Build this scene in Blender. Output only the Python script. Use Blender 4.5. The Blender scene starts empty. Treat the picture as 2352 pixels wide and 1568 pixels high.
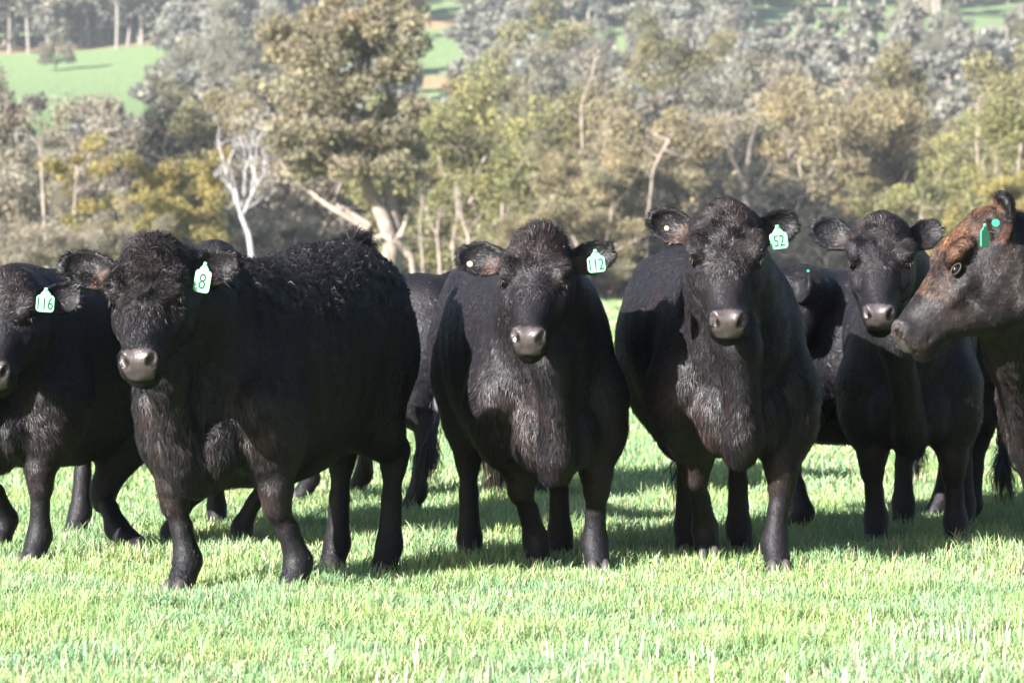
import bpy, math, random
import numpy as np
from mathutils import Vector
R = math.radians
S = bpy.context.scene
COL = S.collection
rng = np.random.default_rng(7)
random.seed(7)

# ------------------------------------------------------------------ camera, sky, sun
CH = 1.13                 # eye height (m)
FP = 7560.0               # focal length in units where the picture is 2352 wide
HY = 640.0                # horizon row in the same units
cam_d = bpy.data.cameras.new("camera")
cam = bpy.data.objects.new("camera", cam_d); COL.objects.link(cam)
cam.location = (0, 0, CH); cam.rotation_euler = (R(90), 0, 0)
cam_d.sensor_width = 36.0; cam_d.lens = FP/2352*36
cam_d.shift_y = -(784-HY)/2352
cam_d.clip_start = 0.1; cam_d.clip_end = 6000
cam_d.dof.use_dof = True; cam_d.dof.focus_distance = 12.1; cam_d.dof.aperture_fstop = 6.3
S.camera = cam

SUN_EL, SUN_B = 24.0, 46.0    # elevation; degrees the sun stands on the camera's side of due left
sx, sy, sz = -math.cos(R(SUN_B))*math.cos(R(SUN_EL)), -math.sin(R(SUN_B))*math.cos(R(SUN_EL)), math.sin(R(SUN_EL))
W = bpy.data.worlds.new("World"); S.world = W; W.use_nodes = True
nt = W.node_tree; nt.nodes.clear()
sky = nt.nodes.new('ShaderNodeTexSky'); sky.sky_type = 'NISHITA'; sky.sun_disc = False
sky.sun_elevation = R(SUN_EL); sky.sun_rotation = math.atan2(sx, sy)
sky.air_density = 1.0; sky.dust_density = 1.0; sky.ozone_density = 1.2
bg = nt.nodes.new('ShaderNodeBackground'); bg.inputs[1].default_value = 0.05
wo = nt.nodes.new('ShaderNodeOutputWorld')
nt.links.new(sky.outputs[0], bg.inputs[0]); nt.links.new(bg.outputs[0], wo.inputs[0])
sl = bpy.data.lights.new("sun", 'SUN'); sl.energy = 5.0; sl.angle = R(0.5); sl.color = (1.0, 0.965, 0.93)
so = bpy.data.objects.new("sun", sl); COL.objects.link(so)
so.rotation_euler = Vector((-sx, -sy, -sz)).to_track_quat('-Z', 'Y').to_euler()
S.view_settings.view_transform = 'Standard'; S.view_settings.look = 'None'
S.view_settings.exposure = 2.1; S.view_settings.gamma = 1.0
S.render.engine = 'CYCLES'
S.cycles.max_bounces = 6; S.cycles.transparent_max_bounces = 8; S.cycles.volume_bounces = 0
S.cycles.diffuse_bounces = 3; S.cycles.glossy_bounces = 2; S.cycles.caustics_reflective = False; S.cycles.caustics_refractive = False

def px(x, y, D):
    """world point seen at picture position (x, y of a 2352 wide picture) at depth D"""
    return np.array([(x-1176)/FP*D, D, CH + (HY-y)/FP*D])

# ------------------------------------------------------------------ helpers
def mesh_np(name, V, F, mat, col=None, smooth=True, attrs=None):
    """V (n,3); F list of int arrays (m,k) of tris and/or quads; col point colours"""
    me = bpy.data.meshes.new(name)
    V = np.asarray(V, dtype=np.float32)
    if not isinstance(F, (list, tuple)): F = [F]
    F = [np.asarray(f, dtype=np.int32) for f in F if len(f)]
    me.vertices.add(len(V)); me.vertices.foreach_set('co', V.ravel())
    loops = np.concatenate([f.ravel() for f in F]); tot = np.concatenate([np.full(len(f), f.shape[1], np.int32) for f in F])
    st = np.concatenate([[0], np.cumsum(tot)[:-1]]).astype(np.int32)
    me.loops.add(len(loops)); me.loops.foreach_set('vertex_index', loops)
    me.polygons.add(len(tot)); me.polygons.foreach_set('loop_start', st)
    me.polygons.foreach_set('use_smooth', np.full(len(tot), smooth))
    if col is not None:
        a = me.color_attributes.new('col', 'FLOAT_COLOR', 'POINT')
        c4 = np.ones((len(V), 4), np.float32); c4[:, :3] = col; a.data.foreach_set('color', c4.ravel())
    for k, v in (attrs or {}).items():
        a = me.attributes.new(k, 'FLOAT', 'POINT'); a.data.foreach_set('value', np.asarray(v, np.float32))
    me.update(calc_edges=True); me.validate()
    me.materials.append(mat)
    return me
def link(name, data, parent=None, loc=None):
    o = bpy.data.objects.new(name, data); COL.objects.link(o)
    if parent: o.parent = parent
    if loc is not None: o.location = loc
    return o
def tag(o, label=None, cat=None, group=None, kind=None):
    if label: o['label'] = label
    if cat: o['category'] = cat
    if group: o['group'] = group
    if kind: o['kind'] = kind
    return o
def vnoise(P, f, seed=0):
    """smooth pseudo-noise in about -1..1 from sums of sines"""
    r = np.random.default_rng(seed); out = np.zeros(len(P))
    for i in range(7):
        k = r.normal(size=3); k *= f*(0.7+1.2*r.random())/np.linalg.norm(k)
        out += np.sin(P@k*6.283 + r.random()*6.283)
    return out/3.2
def mat(name, base=None, rough=.6, spec=.5, attr=False, var=None, transl=0.0, bump=None, metallic=0, sheen=0, coat=0):
    """Principled; colour from the 'col' attribute or a constant, varied by procedural noise"""
    m = bpy.data.materials.new(name); m.use_nodes = True; t = m.node_tree; n = t.nodes; b = n['Principled BSDF']
    b.inputs['Roughness'].default_value = rough; b.inputs['Specular IOR Level'].default_value = spec
    b.inputs['Metallic'].default_value = metallic; b.inputs['Sheen Weight'].default_value = sheen; b.inputs['Coat Weight'].default_value = coat
    if attr:
        c = n.new('ShaderNodeAttribute'); c.attribute_name = 'col'; out = c.outputs['Color']
    else:
        c = n.new('ShaderNodeRGB'); c.outputs[0].default_value = (*base, 1); out = c.outputs[0]
    if var:
        sc, amt = var
        tc = n.new('ShaderNodeTexCoord'); no = n.new('ShaderNodeTexNoise'); no.inputs['Scale'].default_value = sc; no.inputs['Detail'].default_value = 4
        t.links.new(tc.outputs['Object'], no.inputs['Vector'])
        mr = n.new('ShaderNodeMapRange'); mr.inputs[3].default_value = 1-amt; mr.inputs[4].default_value = 1+amt; mr.inputs[1].default_value = .3; mr.inputs[2].default_value = .7
        t.links.new(no.outputs[0], mr.inputs[0])
        mx = n.new('ShaderNodeMix'); mx.data_type = 'RGBA'; mx.blend_type = 'MULTIPLY'; mx.inputs[0].default_value = 1
        t.links.new(out, mx.inputs[6]); t.links.new(mr.outputs[0], mx.inputs[7]); out = mx.outputs[2]
    t.links.new(out, b.inputs['Base Color'])
    if bump:
        tc = n.new('ShaderNodeTexCoord'); no = n.new('ShaderNodeTexNoise'); no.inputs['Scale'].default_value = bump[0]; no.inputs['Detail'].default_value = 5
        t.links.new(tc.outputs['Object'], no.inputs['Vector'])
        bp = n.new('ShaderNodeBump'); bp.inputs['Strength'].default_value = bump[1]; bp.inputs['Distance'].default_value = bump[2]
        t.links.new(no.outputs[0], bp.inputs['Height']); t.links.new(bp.outputs[0], b.inputs['Normal'])
    if transl:
        tr = n.new('ShaderNodeBsdfTranslucent'); ms = n.new('ShaderNodeMixShader'); ms.inputs[0].default_value = transl
        t.links.new(out, tr.inputs[0]); t.links.new(b.outputs[0], ms.inputs[1]); t.links.new(tr.outputs[0], ms.inputs[2])
        t.links.new(ms.outputs[0], n['Material Output'].inputs[0])
    return m

def tube(path, radii, n=7):
    """rings along a path -> V, F (quads)"""
    path = np.asarray(path, float); V = []
    for i, p in enumerate(path):
        d = path[min(i+1, len(path)-1)]-path[max(i-1, 0)]; d /= np.linalg.norm(d)+1e-9
        a = np.cross(d, [0.31, .95, 0.05]); a /= np.linalg.norm(a)+1e-9; b = np.cross(d, a)
        t = np.arange(n)/n*6.283
        V.append(p + radii[i]*(np.cos(t)[:, None]*a + np.sin(t)[:, None]*b))
    F = []
    for i in range(len(path)-1):
        for j in range(n): F.append([i*n+j, i*n+(j+1) % n, (i+1)*n+(j+1) % n, (i+1)*n+j])
    return np.concatenate(V), np.array(F)

# ------------------------------------------------------------------ ground
def hz(x, D):
    z = np.interp(D, [0, 195, 225, 300, 400, 500, 600, 700, 1000, 1500, 2500], [0, 0, 1.2, 7, 17, 29, 44, 60, 108, 175, 240])
    far = np.clip((D-220)/300, 0, 1)
    return z + far*(2.2*np.sin(x/47+D/90) + 1.4*np.sin(x/21-D/60+1)) + np.clip((D-60)/140, 0, 1)*.10*np.sin(x/9+D/17)

def build_ground():
    Ds = np.concatenate([np.linspace(0.0, 40, 41)[:-1], np.geomspace(40, 1250, 150)])
    ts = np.linspace(-1, 1, 121)
    hw = 12 + Ds*.42
    X = ts[None, :]*hw[:, None]; D = np.repeat(Ds[:, None], len(ts), 1)
    Z = hz(X, D); V = np.stack([X, D, Z], -1).reshape(-1, 3)
    n, m = X.shape; i = np.arange((n-1)*m).reshape(n-1, m)[:, :-1].ravel()
    F = np.stack([i, i+1, i+1+m, i+m], -1)
    P = V
    x, d = P[:, 0], P[:, 1]
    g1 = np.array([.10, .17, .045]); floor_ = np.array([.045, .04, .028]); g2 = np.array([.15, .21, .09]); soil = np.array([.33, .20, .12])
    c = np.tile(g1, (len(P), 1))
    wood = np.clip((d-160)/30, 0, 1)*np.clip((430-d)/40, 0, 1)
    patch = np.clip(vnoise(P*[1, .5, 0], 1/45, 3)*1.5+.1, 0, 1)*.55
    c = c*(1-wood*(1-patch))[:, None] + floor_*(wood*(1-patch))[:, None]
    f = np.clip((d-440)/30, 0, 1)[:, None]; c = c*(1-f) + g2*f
    tr = ((np.abs(d-548-x*.10) < 7) & (x > -60) & (x < 60)) | ((np.abs(d-620) < 6) & (x < -10))
    c[tr] = soil
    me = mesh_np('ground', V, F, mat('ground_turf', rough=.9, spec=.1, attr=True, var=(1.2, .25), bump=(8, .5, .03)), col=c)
    tag(link('ground', me), kind='structure')
build_ground()

# ------------------------------------------------------------------ grass
def blades(n, xy, hgt, wid, lean, cols, segs=2, base_z=0.0):
    """curved tapering ribbons; xy (n,2)"""
    a = rng.random(n)*6.283; la = rng.normal(.9, 1.6, n)    # direction of lean, a slight common wind
    ln = lean*np.abs(rng.normal(.6, .45, n))*hgt
    ld = np.stack([np.cos(la), np.sin(la)], -1)
    sd = np.stack([np.cos(a), np.sin(a)], -1)*.5
    P = []
    for t, wf in ((0, 1.), (.5, .9), (.82, .55)):
        c = np.concatenate([xy + ld*(ln*t*t)[:, None], (base_z + hgt*t*(1-.25*t*np.clip(ln/hgt, 0, 1)))[:, None]], -1)
        w = np.concatenate([sd*(wid*wf)[:, None], np.zeros((n, 1))], -1)
        P += [c-w, c+w]
    P.append(np.concatenate([xy+ld*ln[:, None], (base_z+hgt*(1-.35*np.clip(ln/hgt, 0, 1)))[:, None]], -1))
    V = np.stack(P, 1).reshape(-1, 3); b = np.arange(n)*7
    Q = np.concatenate([np.stack([b, b+1, b+3, b+2], -1), np.stack([b+2, b+3, b+5, b+4], -1)])
    T = np.stack([b+4, b+5, b+6], -1)
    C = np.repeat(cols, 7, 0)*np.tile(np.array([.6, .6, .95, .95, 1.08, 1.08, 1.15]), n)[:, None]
    return V, Q, T, C
def join(parts):
    V, Q, T, C, o = [], [], [], [], 0
    for v, q, t, c in parts:
        V.append(v); Q.append(q+o); T.append(t+o); C.append(c); o += len(v)
    return np.concatenate(V), [np.concatenate(Q), np.concatenate(T)], np.concatenate(C)
def gcol(n, xy):
    base = np.array([.26, .37, .12]); blue = np.array([.19, .33, .18]); yel = np.array([.42, .45, .24]); dry = np.array([.66, .54, .34])
    P3 = np.concatenate([xy, np.zeros((n, 1))], -1)
    k = np.clip(.5+.5*vnoise(P3, .9, 11)+rng.normal(0, .35, n), 0, 1)[:, None]
    c = base*k + blue*(1-k)
    s = (rng.random(n) < .16)[:, None]; c = np.where(s, yel, c)
    s = (rng.random(n) < .07*(1+vnoise(P3, .5, 5)))[:, None]; c = np.where(s, dry, c)
    return c*rng.uniform(.75, 1.25, (n, 1))
def build_grass():
    parts = []
    for d0, d1, dens, h, w in ((7.6, 12.5, 10000, .056, .0036), (12.5, 17, 5200, .062, .0045), (17, 26, 1600, .068, .0085),
                               (26, 50, 260, .09, .02), (50, 100, 50, .10, .05), (100, 200, 13, .11, .10)):
        hw1 = d1*.165+1.6+d1*.03
        n = int((d1-d0)*2*hw1*dens)
        x = rng.uniform(-hw1, hw1, n); d = rng.uniform(d0, d1, n)
        k = np.abs(x) < d*.195+1.6; x, d = x[k], d[k]; n = len(x)
        xy = np.stack([x, d], -1); P3 = np.concatenate([xy, np.zeros((n, 1))], -1)
        tuft = np.clip(1+.45*vnoise(P3, 2.2, 21)+.25*vnoise(P3, 7, 22), .35, 2)
        hh = h*tuft*rng.uniform(.45, 1.25, n)
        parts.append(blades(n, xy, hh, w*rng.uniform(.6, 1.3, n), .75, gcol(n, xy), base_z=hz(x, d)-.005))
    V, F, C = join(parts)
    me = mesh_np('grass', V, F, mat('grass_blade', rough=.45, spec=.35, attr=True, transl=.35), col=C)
    tag(link('grass', me), 'short lush green pasture grass under and around the black cattle', 'grass', kind='stuff')
    # dry stubble, thickest at the right front
    parts = []
    def straw(n, xlo, xhi, dlo, dhi, h, lean):
        x = rng.uniform(xlo, xhi, n); d = rng.uniform(dlo, dhi, n); xy = np.stack([x, d], -1)
        c = np.array([.66, .57, .42])*rng.uniform(.75, 1.2, (n, 1))
        parts.append(blades(n, xy, h*rng.uniform(.5, 1.2, n), 0.0065*rng.uniform(.6, 1.3, n), lean, c))
    straw(190, -.6, 2.2, 8.8, 9.7, .085, .35); straw(70, .8, 2.2, 9.6, 10.6, .085, .3); straw(110, 1.15, 2.0, 10.0, 10.45, .075, .3)
    straw(50, -2.2, 2.2, 8.8, 11.5, .06, .7); straw(35, -2.0, -.2, 8.8, 10.0, .07, .5); straw(160, -1.5, 3, 15, 28, .06, 1.5)
    V, F, C = join(parts)
    me = mesh_np('stubble', V, F, mat('dry_straw', rough=.6, spec=.3, attr=True, transl=.15), col=C)
    tag(link('stubble', me), 'pale dry straw stubble standing in the green grass in front of the cattle', 'stubble', kind='stuff')
build_grass()

# ------------------------------------------------------------------ trees
M_BARK = mat('pale_gum_bark', (.25, .205, .17), rough=.8, spec=.2, var=(1.5, .35), bump=(6, .5, .05))
M_BARKD = mat('dark_bark', (.10, .085, .075), rough=.85, spec=.2, var=(1.5, .35), bump=(6, .5, .05))
M_DEAD = mat('bleached_dead_wood', (.29, .28, .285), rough=.7, spec=.2, var=(2.5, .25), bump=(9, .4, .04))
M_LEAF = mat('leaf', rough=.55, spec=.2, attr=True, transl=.38)
class Wood:
    def __init__(s): s.V, s.F, s.o = [], [], 0
    def add(s, path, radii, n=7):
        v, f = tube(path, radii, n); s.V.append(v); s.F.append(f+s.o); s.o += len(v)
    def mesh(s, name, m): return mesh_np(name, np.concatenate(s.V), np.concatenate(s.F), m)
def limb(r, p, d, L, rad, w, tips, depth, droop=0.0, wob=.25, kids=(2, 4)):
    """wandering limb with forks; collects twig ends"""
    n = 5; path = [p]; rr = [rad]; d = np.array(d, float)
    for i in range(n):
        d = d + r.normal(0, wob, 3)*.5 + np.array([0, 0, -droop]); d /= np.linalg.norm(d)
        path.append(path[-1]+d*L/n); rr.append(rad*(1-.55*(i+1)/n))
    w.add(path, rr, 7 if rad > .08 else 4)
    if depth == 0: tips.append(path[-1]); tips.append(path[-2]*.5+path[-3]*.5); return
    for _ in range(r.integers(*kids)):
        k = r.integers(2, n+1); a = r.normal(0, 1, 3); a -= a@d*d; a /= np.linalg.norm(a)
        nd = d*.75 + a*.75; nd[2] += .12
        limb(r, path[k], nd/np.linalg.norm(nd), L*r.uniform(.55, .8), rr[k]*.62, w, tips, depth-1, droop, wob, kids)
    tips.append(path[-1])
def leaf_cards(r, C, rad, per, size, col, colvar=.25, droop=.5, hollow=.45, asp=.42):
    """small pointed leaf sprays round clump centres C; tone by clump"""
    n = len(C)*per
    c = np.repeat(np.arange(len(C)), per)
    v = r.normal(size=(n, 3)); v /= np.linalg.norm(v, axis=1)[:, None]
    rr = (hollow+(1-hollow)*r.random(n))**1.0
    P = C[c] + v*(rr*rad[c])[:, None]*np.array([1.05, 1.05, .72])
    a = r.normal(size=(n, 3)); a[:, 2] -= droop; a /= np.linalg.norm(a, axis=1)[:, None]
    b = np.cross(a, r.normal(size=(n, 3))); b /= np.linalg.norm(b, axis=1)[:, None]
    L = size*r.uniform(.6, 1.4, n); wd = L*asp
    V = np.stack([P-a*L[:, None]*.5, P+b*wd[:, None], P+a*L[:, None]*.5, P-b*wd[:, None]], 1).reshape(-1, 3)
    i = np.arange(n)*4; F = np.stack([i, i+1, i+2, i+3], -1)
    ct = r.uniform(1-colvar, 1+colvar, (len(C), 1)); hue = r.normal(0, .035, (len(C), 1))*np.array([[1, 0, -1.0]])
    cc = (np.asarray(col)*ct*(1+hue))[c]*r.uniform(.75, 1.25, (n, 1))
    return V, F, np.repeat(np.clip(cc, .004, 1), 4, 0)
KIND = {  # leaf colour, bark, leaves per clump, clump radius factor
    'olive': ((.195, .18, .09), M_BARK, 240, 1.1),
    'green': ((.22, .215, .09), M_BARK, 248, 1.15),
    'grey': ((.25, .22, .165), M_BARK, 192, 1.1),
    'tan': ((.265, .228, .13), M_BARK, 232, 1.15),
    'yellow': ((.28, .235, .085), M_BARKD, 240, .95),
    'dark':  ((0.042, 0.044, 0.034), M_BARKD, 224, 1.15),  # leaf colour darkened to stand in for shade beneath the canopy
    'blue': ((.19, .185, .14), M_BARK, 224, 1.15),
}
def tree_meshes(kind, seed, H, spread=.46, low=.2):
    """trunk and crown meshes for a tree H metres tall"""
    r = np.random.default_rng(seed); col, bark, per, cf = KIND[kind]
    w = Wood(); tips = []
    base = np.zeros(3); th = H*low
    lean = r.normal(0, .10, 2)
    tp = [base+np.array([lean[0]*th*t, lean[1]*th*t, th*t-.3]) + np.append(r.normal(0, .012*H, 2), 0)*t for t in np.linspace(0, 1, 5)]
    R0 = H*.022
    w.add(tp, [R0*1.25, R0, R0*.92, R0*.86, R0*.8], 9)
    for k in range(r.integers(3, 6)):
        a = r.random()*6.283; up = r.uniform(.75, 1.5)
        d = np.array([math.cos(a), math.sin(a), up]); d /= np.linalg.norm(d)
        limb(r, tp[-1-int(r.random() < .3)], d, H*(1-low)*r.uniform(.5, .72), R0*.62, w, tips, 2, wob=.3)
    C = np.array(tips); 
    # squeeze into an uneven envelope
    C[:, :2] *= spread*H/np.percentile(np.linalg.norm(C[:, :2], axis=1), 92)*.85
    z0, z1 = C[:, 2].min(), C[:, 2].max(); C[:, 2] = low*H*.9 + (C[:, 2]-z0)/(z1-z0)*(H*(1-low*.9)-.4)
    if len(C) > 135: C = C[r.permutation(len(C))[:135]]
    n = 40; a = r.random(n)*6.283; q = np.sqrt(r.random(n))*spread*H*.85; C = np.concatenate([C, np.stack([np.cos(a)*q, np.sin(a)*q, H*r.uniform(low*.75, .62, n)], -1)])
    rad = r.uniform(.055, .095, len(C))*H*cf
    V, F, cc = leaf_cards(r, C, rad, per, H*.0160, col)
    # fine bare twigs amongst the leaves
    n = len(C)*(16 if kind in ('grey', 'tan') else 5); c = r.integers(0, len(C), n); v = r.normal(size=(n, 3)); v[:, 2] = np.abs(v[:, 2])*.7; v /= np.linalg.norm(v, axis=1)[:, None]
    P0 = C[c]-v*.2; P1 = C[c]+v*(rad[c]*r.uniform(.7, 1.5, n))[:, None]; s = np.cross(v, r.normal(size=(n, 3))); s /= np.linalg.norm(s, axis=1)[:, None]; s *= .022*H/14
    TV = np.stack([P0-s, P0+s, P1], 1).reshape(-1, 3); TF = np.arange(n*3).reshape(-1, 3)
    V2 = np.concatenate([V, TV]); TC = np.repeat(np.array([[.34, .29, .25]])*r.uniform(.6, 1.3, (n, 1)), 3, 0)
    crown = mesh_np('crown', V2, [F, TF+len(V)], M_LEAF, col=np.concatenate([cc, TC]), smooth=False)
    return w.mesh('trunk', bark), crown
VAR = {}
def tree(kind, var, x, ytop, D, label, name='gum_tree', spread=.46, low=.2, hmin=5, rot=None, group='eucalypts behind the pasture', cat='tree', Hfix=None):
    """stand a tree at depth D so that it rises to about its height in the valley; meshes shared between trees of a kind"""
    key = (kind, var)
    if key not in VAR: VAR[key] = tree_meshes(kind, 100+var*7+len(kind), 14.0, spread, low)
    X = (x-1176)/FP*D; z = float(hz(np.array([X]), np.array([float(D)]))[0]); top = CH+(HY-ytop)/FP*D
    H = Hfix or max(hmin, top-z); k = H/14.0
    e = link(name, None, loc=(X, D, z)); e.rotation_euler.z = rot if rot is not None else (x*.731+D) % 6.283
    e.scale = (k, k, k)
    link('trunk', VAR[key][0], e); link('crown', VAR[key][1], e)
    tag(e, label, cat, group)
    return e
T = tree
# left
T('grey', 1, 40, 165, 172, 'grey twiggy gum tree at the left edge above the cow with tag 116')
T('grey', 2, 210, 228, 186, 'grey gum tree with bare branches between the left edge and the yellow wattle')
T('dark', 1, 330, 225, 215, 'dark green tree standing just below the far left paddock')
T('yellow', 1, 320, 318, 160, 'bushy yellow green wattle tree left of the white dead tree', 'wattle_tree', .62, .30)
T('grey', 3, 90, 420, 138, 'low greyish scrub tree right behind the cow with tag 116', 'scrub_tree', .6, .2)
T('grey', 3, 230, 470, 142, 'low beige scrub tree behind the ear of the cow with tag 8', 'scrub_tree', .6, .2, rot=2.2)
T('grey', 3, -80, 400, 140, 'low grey scrub tree cut by the left edge of the photo', 'scrub_tree', .6, .2, rot=4.1)
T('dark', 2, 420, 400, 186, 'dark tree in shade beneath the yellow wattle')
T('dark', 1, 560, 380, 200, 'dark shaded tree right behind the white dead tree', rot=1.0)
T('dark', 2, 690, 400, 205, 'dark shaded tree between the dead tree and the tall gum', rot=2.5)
T('olive', 1, 470, 190, 222, 'olive tree above the yellow wattle and left of the dead tree')
T('tan', 1, 600, 185, 228, 'tan leaved gum tree above the white dead tree')
T('grey', 2, 700, 210, 198, 'grey twiggy gum tree touching the left side of the tallest gum', rot=3.0)
# centre
T('green', 1, 1010, 150, 196, 'large green gum tree right of the tallest gum and left of centre')
T('green', 2, 1150, 230, 186, 'yellowish green gum tree above the head of the cow with tag 112')
T('green', 3, 1075, 330, 204, 'lower leafy green gum tree with thin pale stems beside the loop branch')
T('olive', 2, 1130, 10, 300, 'dark olive gum tree that reaches the top edge near the small far paddock')
T('blue', 1, 1230, 110, 290, 'grey green tree right of the small far paddock')
T('olive', 3, 1290, 190, 225, 'olive gum tree in the middle of the wood')
T('grey', 1, 1370, 130, 240, 'grey gum with a bare white branch right of the middle', rot=1.4)
T('tan', 2, 1340, 330, 180, 'tan gum tree between the heads of the cows with tags 112 and 52')
T('tan', 1, 1480, 210, 200, 'tan brown gum tree above the left ear of the cow with tag 52', rot=.4)
T('olive', 1, 1560, 30, 330, 'olive tree with its top against the far hill right of centre', rot=1.1)
T('tan', 3, 1610, 215, 205, 'orange tinged gum tree behind the head of the cow with tag 52')
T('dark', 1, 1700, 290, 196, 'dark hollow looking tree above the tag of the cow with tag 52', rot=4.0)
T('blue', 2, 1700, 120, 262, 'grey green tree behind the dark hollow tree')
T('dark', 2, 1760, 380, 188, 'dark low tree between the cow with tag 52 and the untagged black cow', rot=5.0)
# right
T('tan', 2, 1880, 200, 205, 'broad beige gum tree above the ear of the untagged black cow', rot=1.9)
T('grey', 2, 1800, 150, 250, 'grey twiggy tree left of the far right paddock', rot=.9)
T('tan', 3, 1990, 190, 215, 'gum tree with an orange brown patch above the untagged black cow', rot=2.9)
T('olive', 3, 2060, 110, 262, 'olive tree under the far right paddock', rot=3.3)
T('green', 2, 2130, 270, 190, 'yellow green tree left of the brown headed cow', rot=2.0)
T('yellow', 2, 2230, 400, 165, 'small yellow green tree right above the brown forehead', 'wattle_tree', .55, .3)
T('olive', 2, 2250, 130, 205, 'tall olive gum tree near the right edge', rot=1.0)
T('green', 3, 2350, 230, 180, 'green gum tree cut by the right edge', rot=2.4)
T('olive', 1, 2400, 60, 215, 'tallest olive gum tree at the right edge', rot=5.4)
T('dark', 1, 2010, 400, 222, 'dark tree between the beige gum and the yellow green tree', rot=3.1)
T('grey', 3, 1960, 480, 200, 'low beige scrub just above the untagged black cow', 'scrub_tree', .6, .2, rot=1.1)
T('tan', 1, 1230, 470, 175, 'low tan tree right behind the forelock of the cow with tag 112', rot=5.2)
T('grey', 3, 1420, 490, 190, 'low scrub tree in the gap between the cows with tags 112 and 52', 'scrub_tree', .6, .2, rot=.3)
# mid-distance, hazier
T('blue', 3, 455, -10, 430, 'hazy grey green tree with a pale trunk beside the far left paddock', low=.25)
T('blue', 1, 500, 0, 420, 'hazy blue green tree right of the far left paddock', rot=2)
T('blue', 2, 590, 20, 400, 'hazy tree left of the crown of the tallest gum', rot=3)
T('blue', 3, 460, 80, 380, 'hazy lower tree at the foot of the far left paddock', rot=1, low=.25)
T('blue', 1, 128, 62, 560, 'single round dark tree in the middle of the far left paddock', 'paddock_tree', rot=1, low=.18, hmin=3)
T('blue', 2, 1330, 60, 450, 'hazy tree on the far slope left of the middle', rot=.5)
T('blue', 3, 1450, 40, 470, 'hazy tree on the far slope in the middle', rot=.7, low=.25)
T('grey', 1, 1650, 30, 440, 'hazy greyish tree on the far slope right of the middle', rot=2.7)
T('grey', 2, 2080, 0, 520, 'hazy pale tree reaching up between the two far right paddocks', rot=.7)
T('blue', 1, 2180, 10, 500, 'hazy blue tree in front of the far right paddock', rot=1.7)
T('blue', 2, 1290, 150, 350, 'hazy tree right behind the middle of the wood', rot=4.7)

for i, (kd, vr, x, yt, D) in enumerate([('olive', 1, -190, 150, 190), ('tan', 2, -330, 190, 200), ('grey', 1, -480, 170, 205), ('olive', 3, -640, 140, 215), ('green', 1, 2520, 170, 196), ('tan', 1, 2680, 200, 200), ('olive', 2, 2830, 130, 215), ('blue', 1, -150, 60, 560), ('blue', 2, 2450, 40, 430), ('blue', 3, 2620, 40, 400)]):
    T(kd, vr, x, yt, D, 'eucalypt in the tree belt beyond the side edge of the photo', rot=i*1.3, group='eucalypts beyond the edges of the photo')

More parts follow.
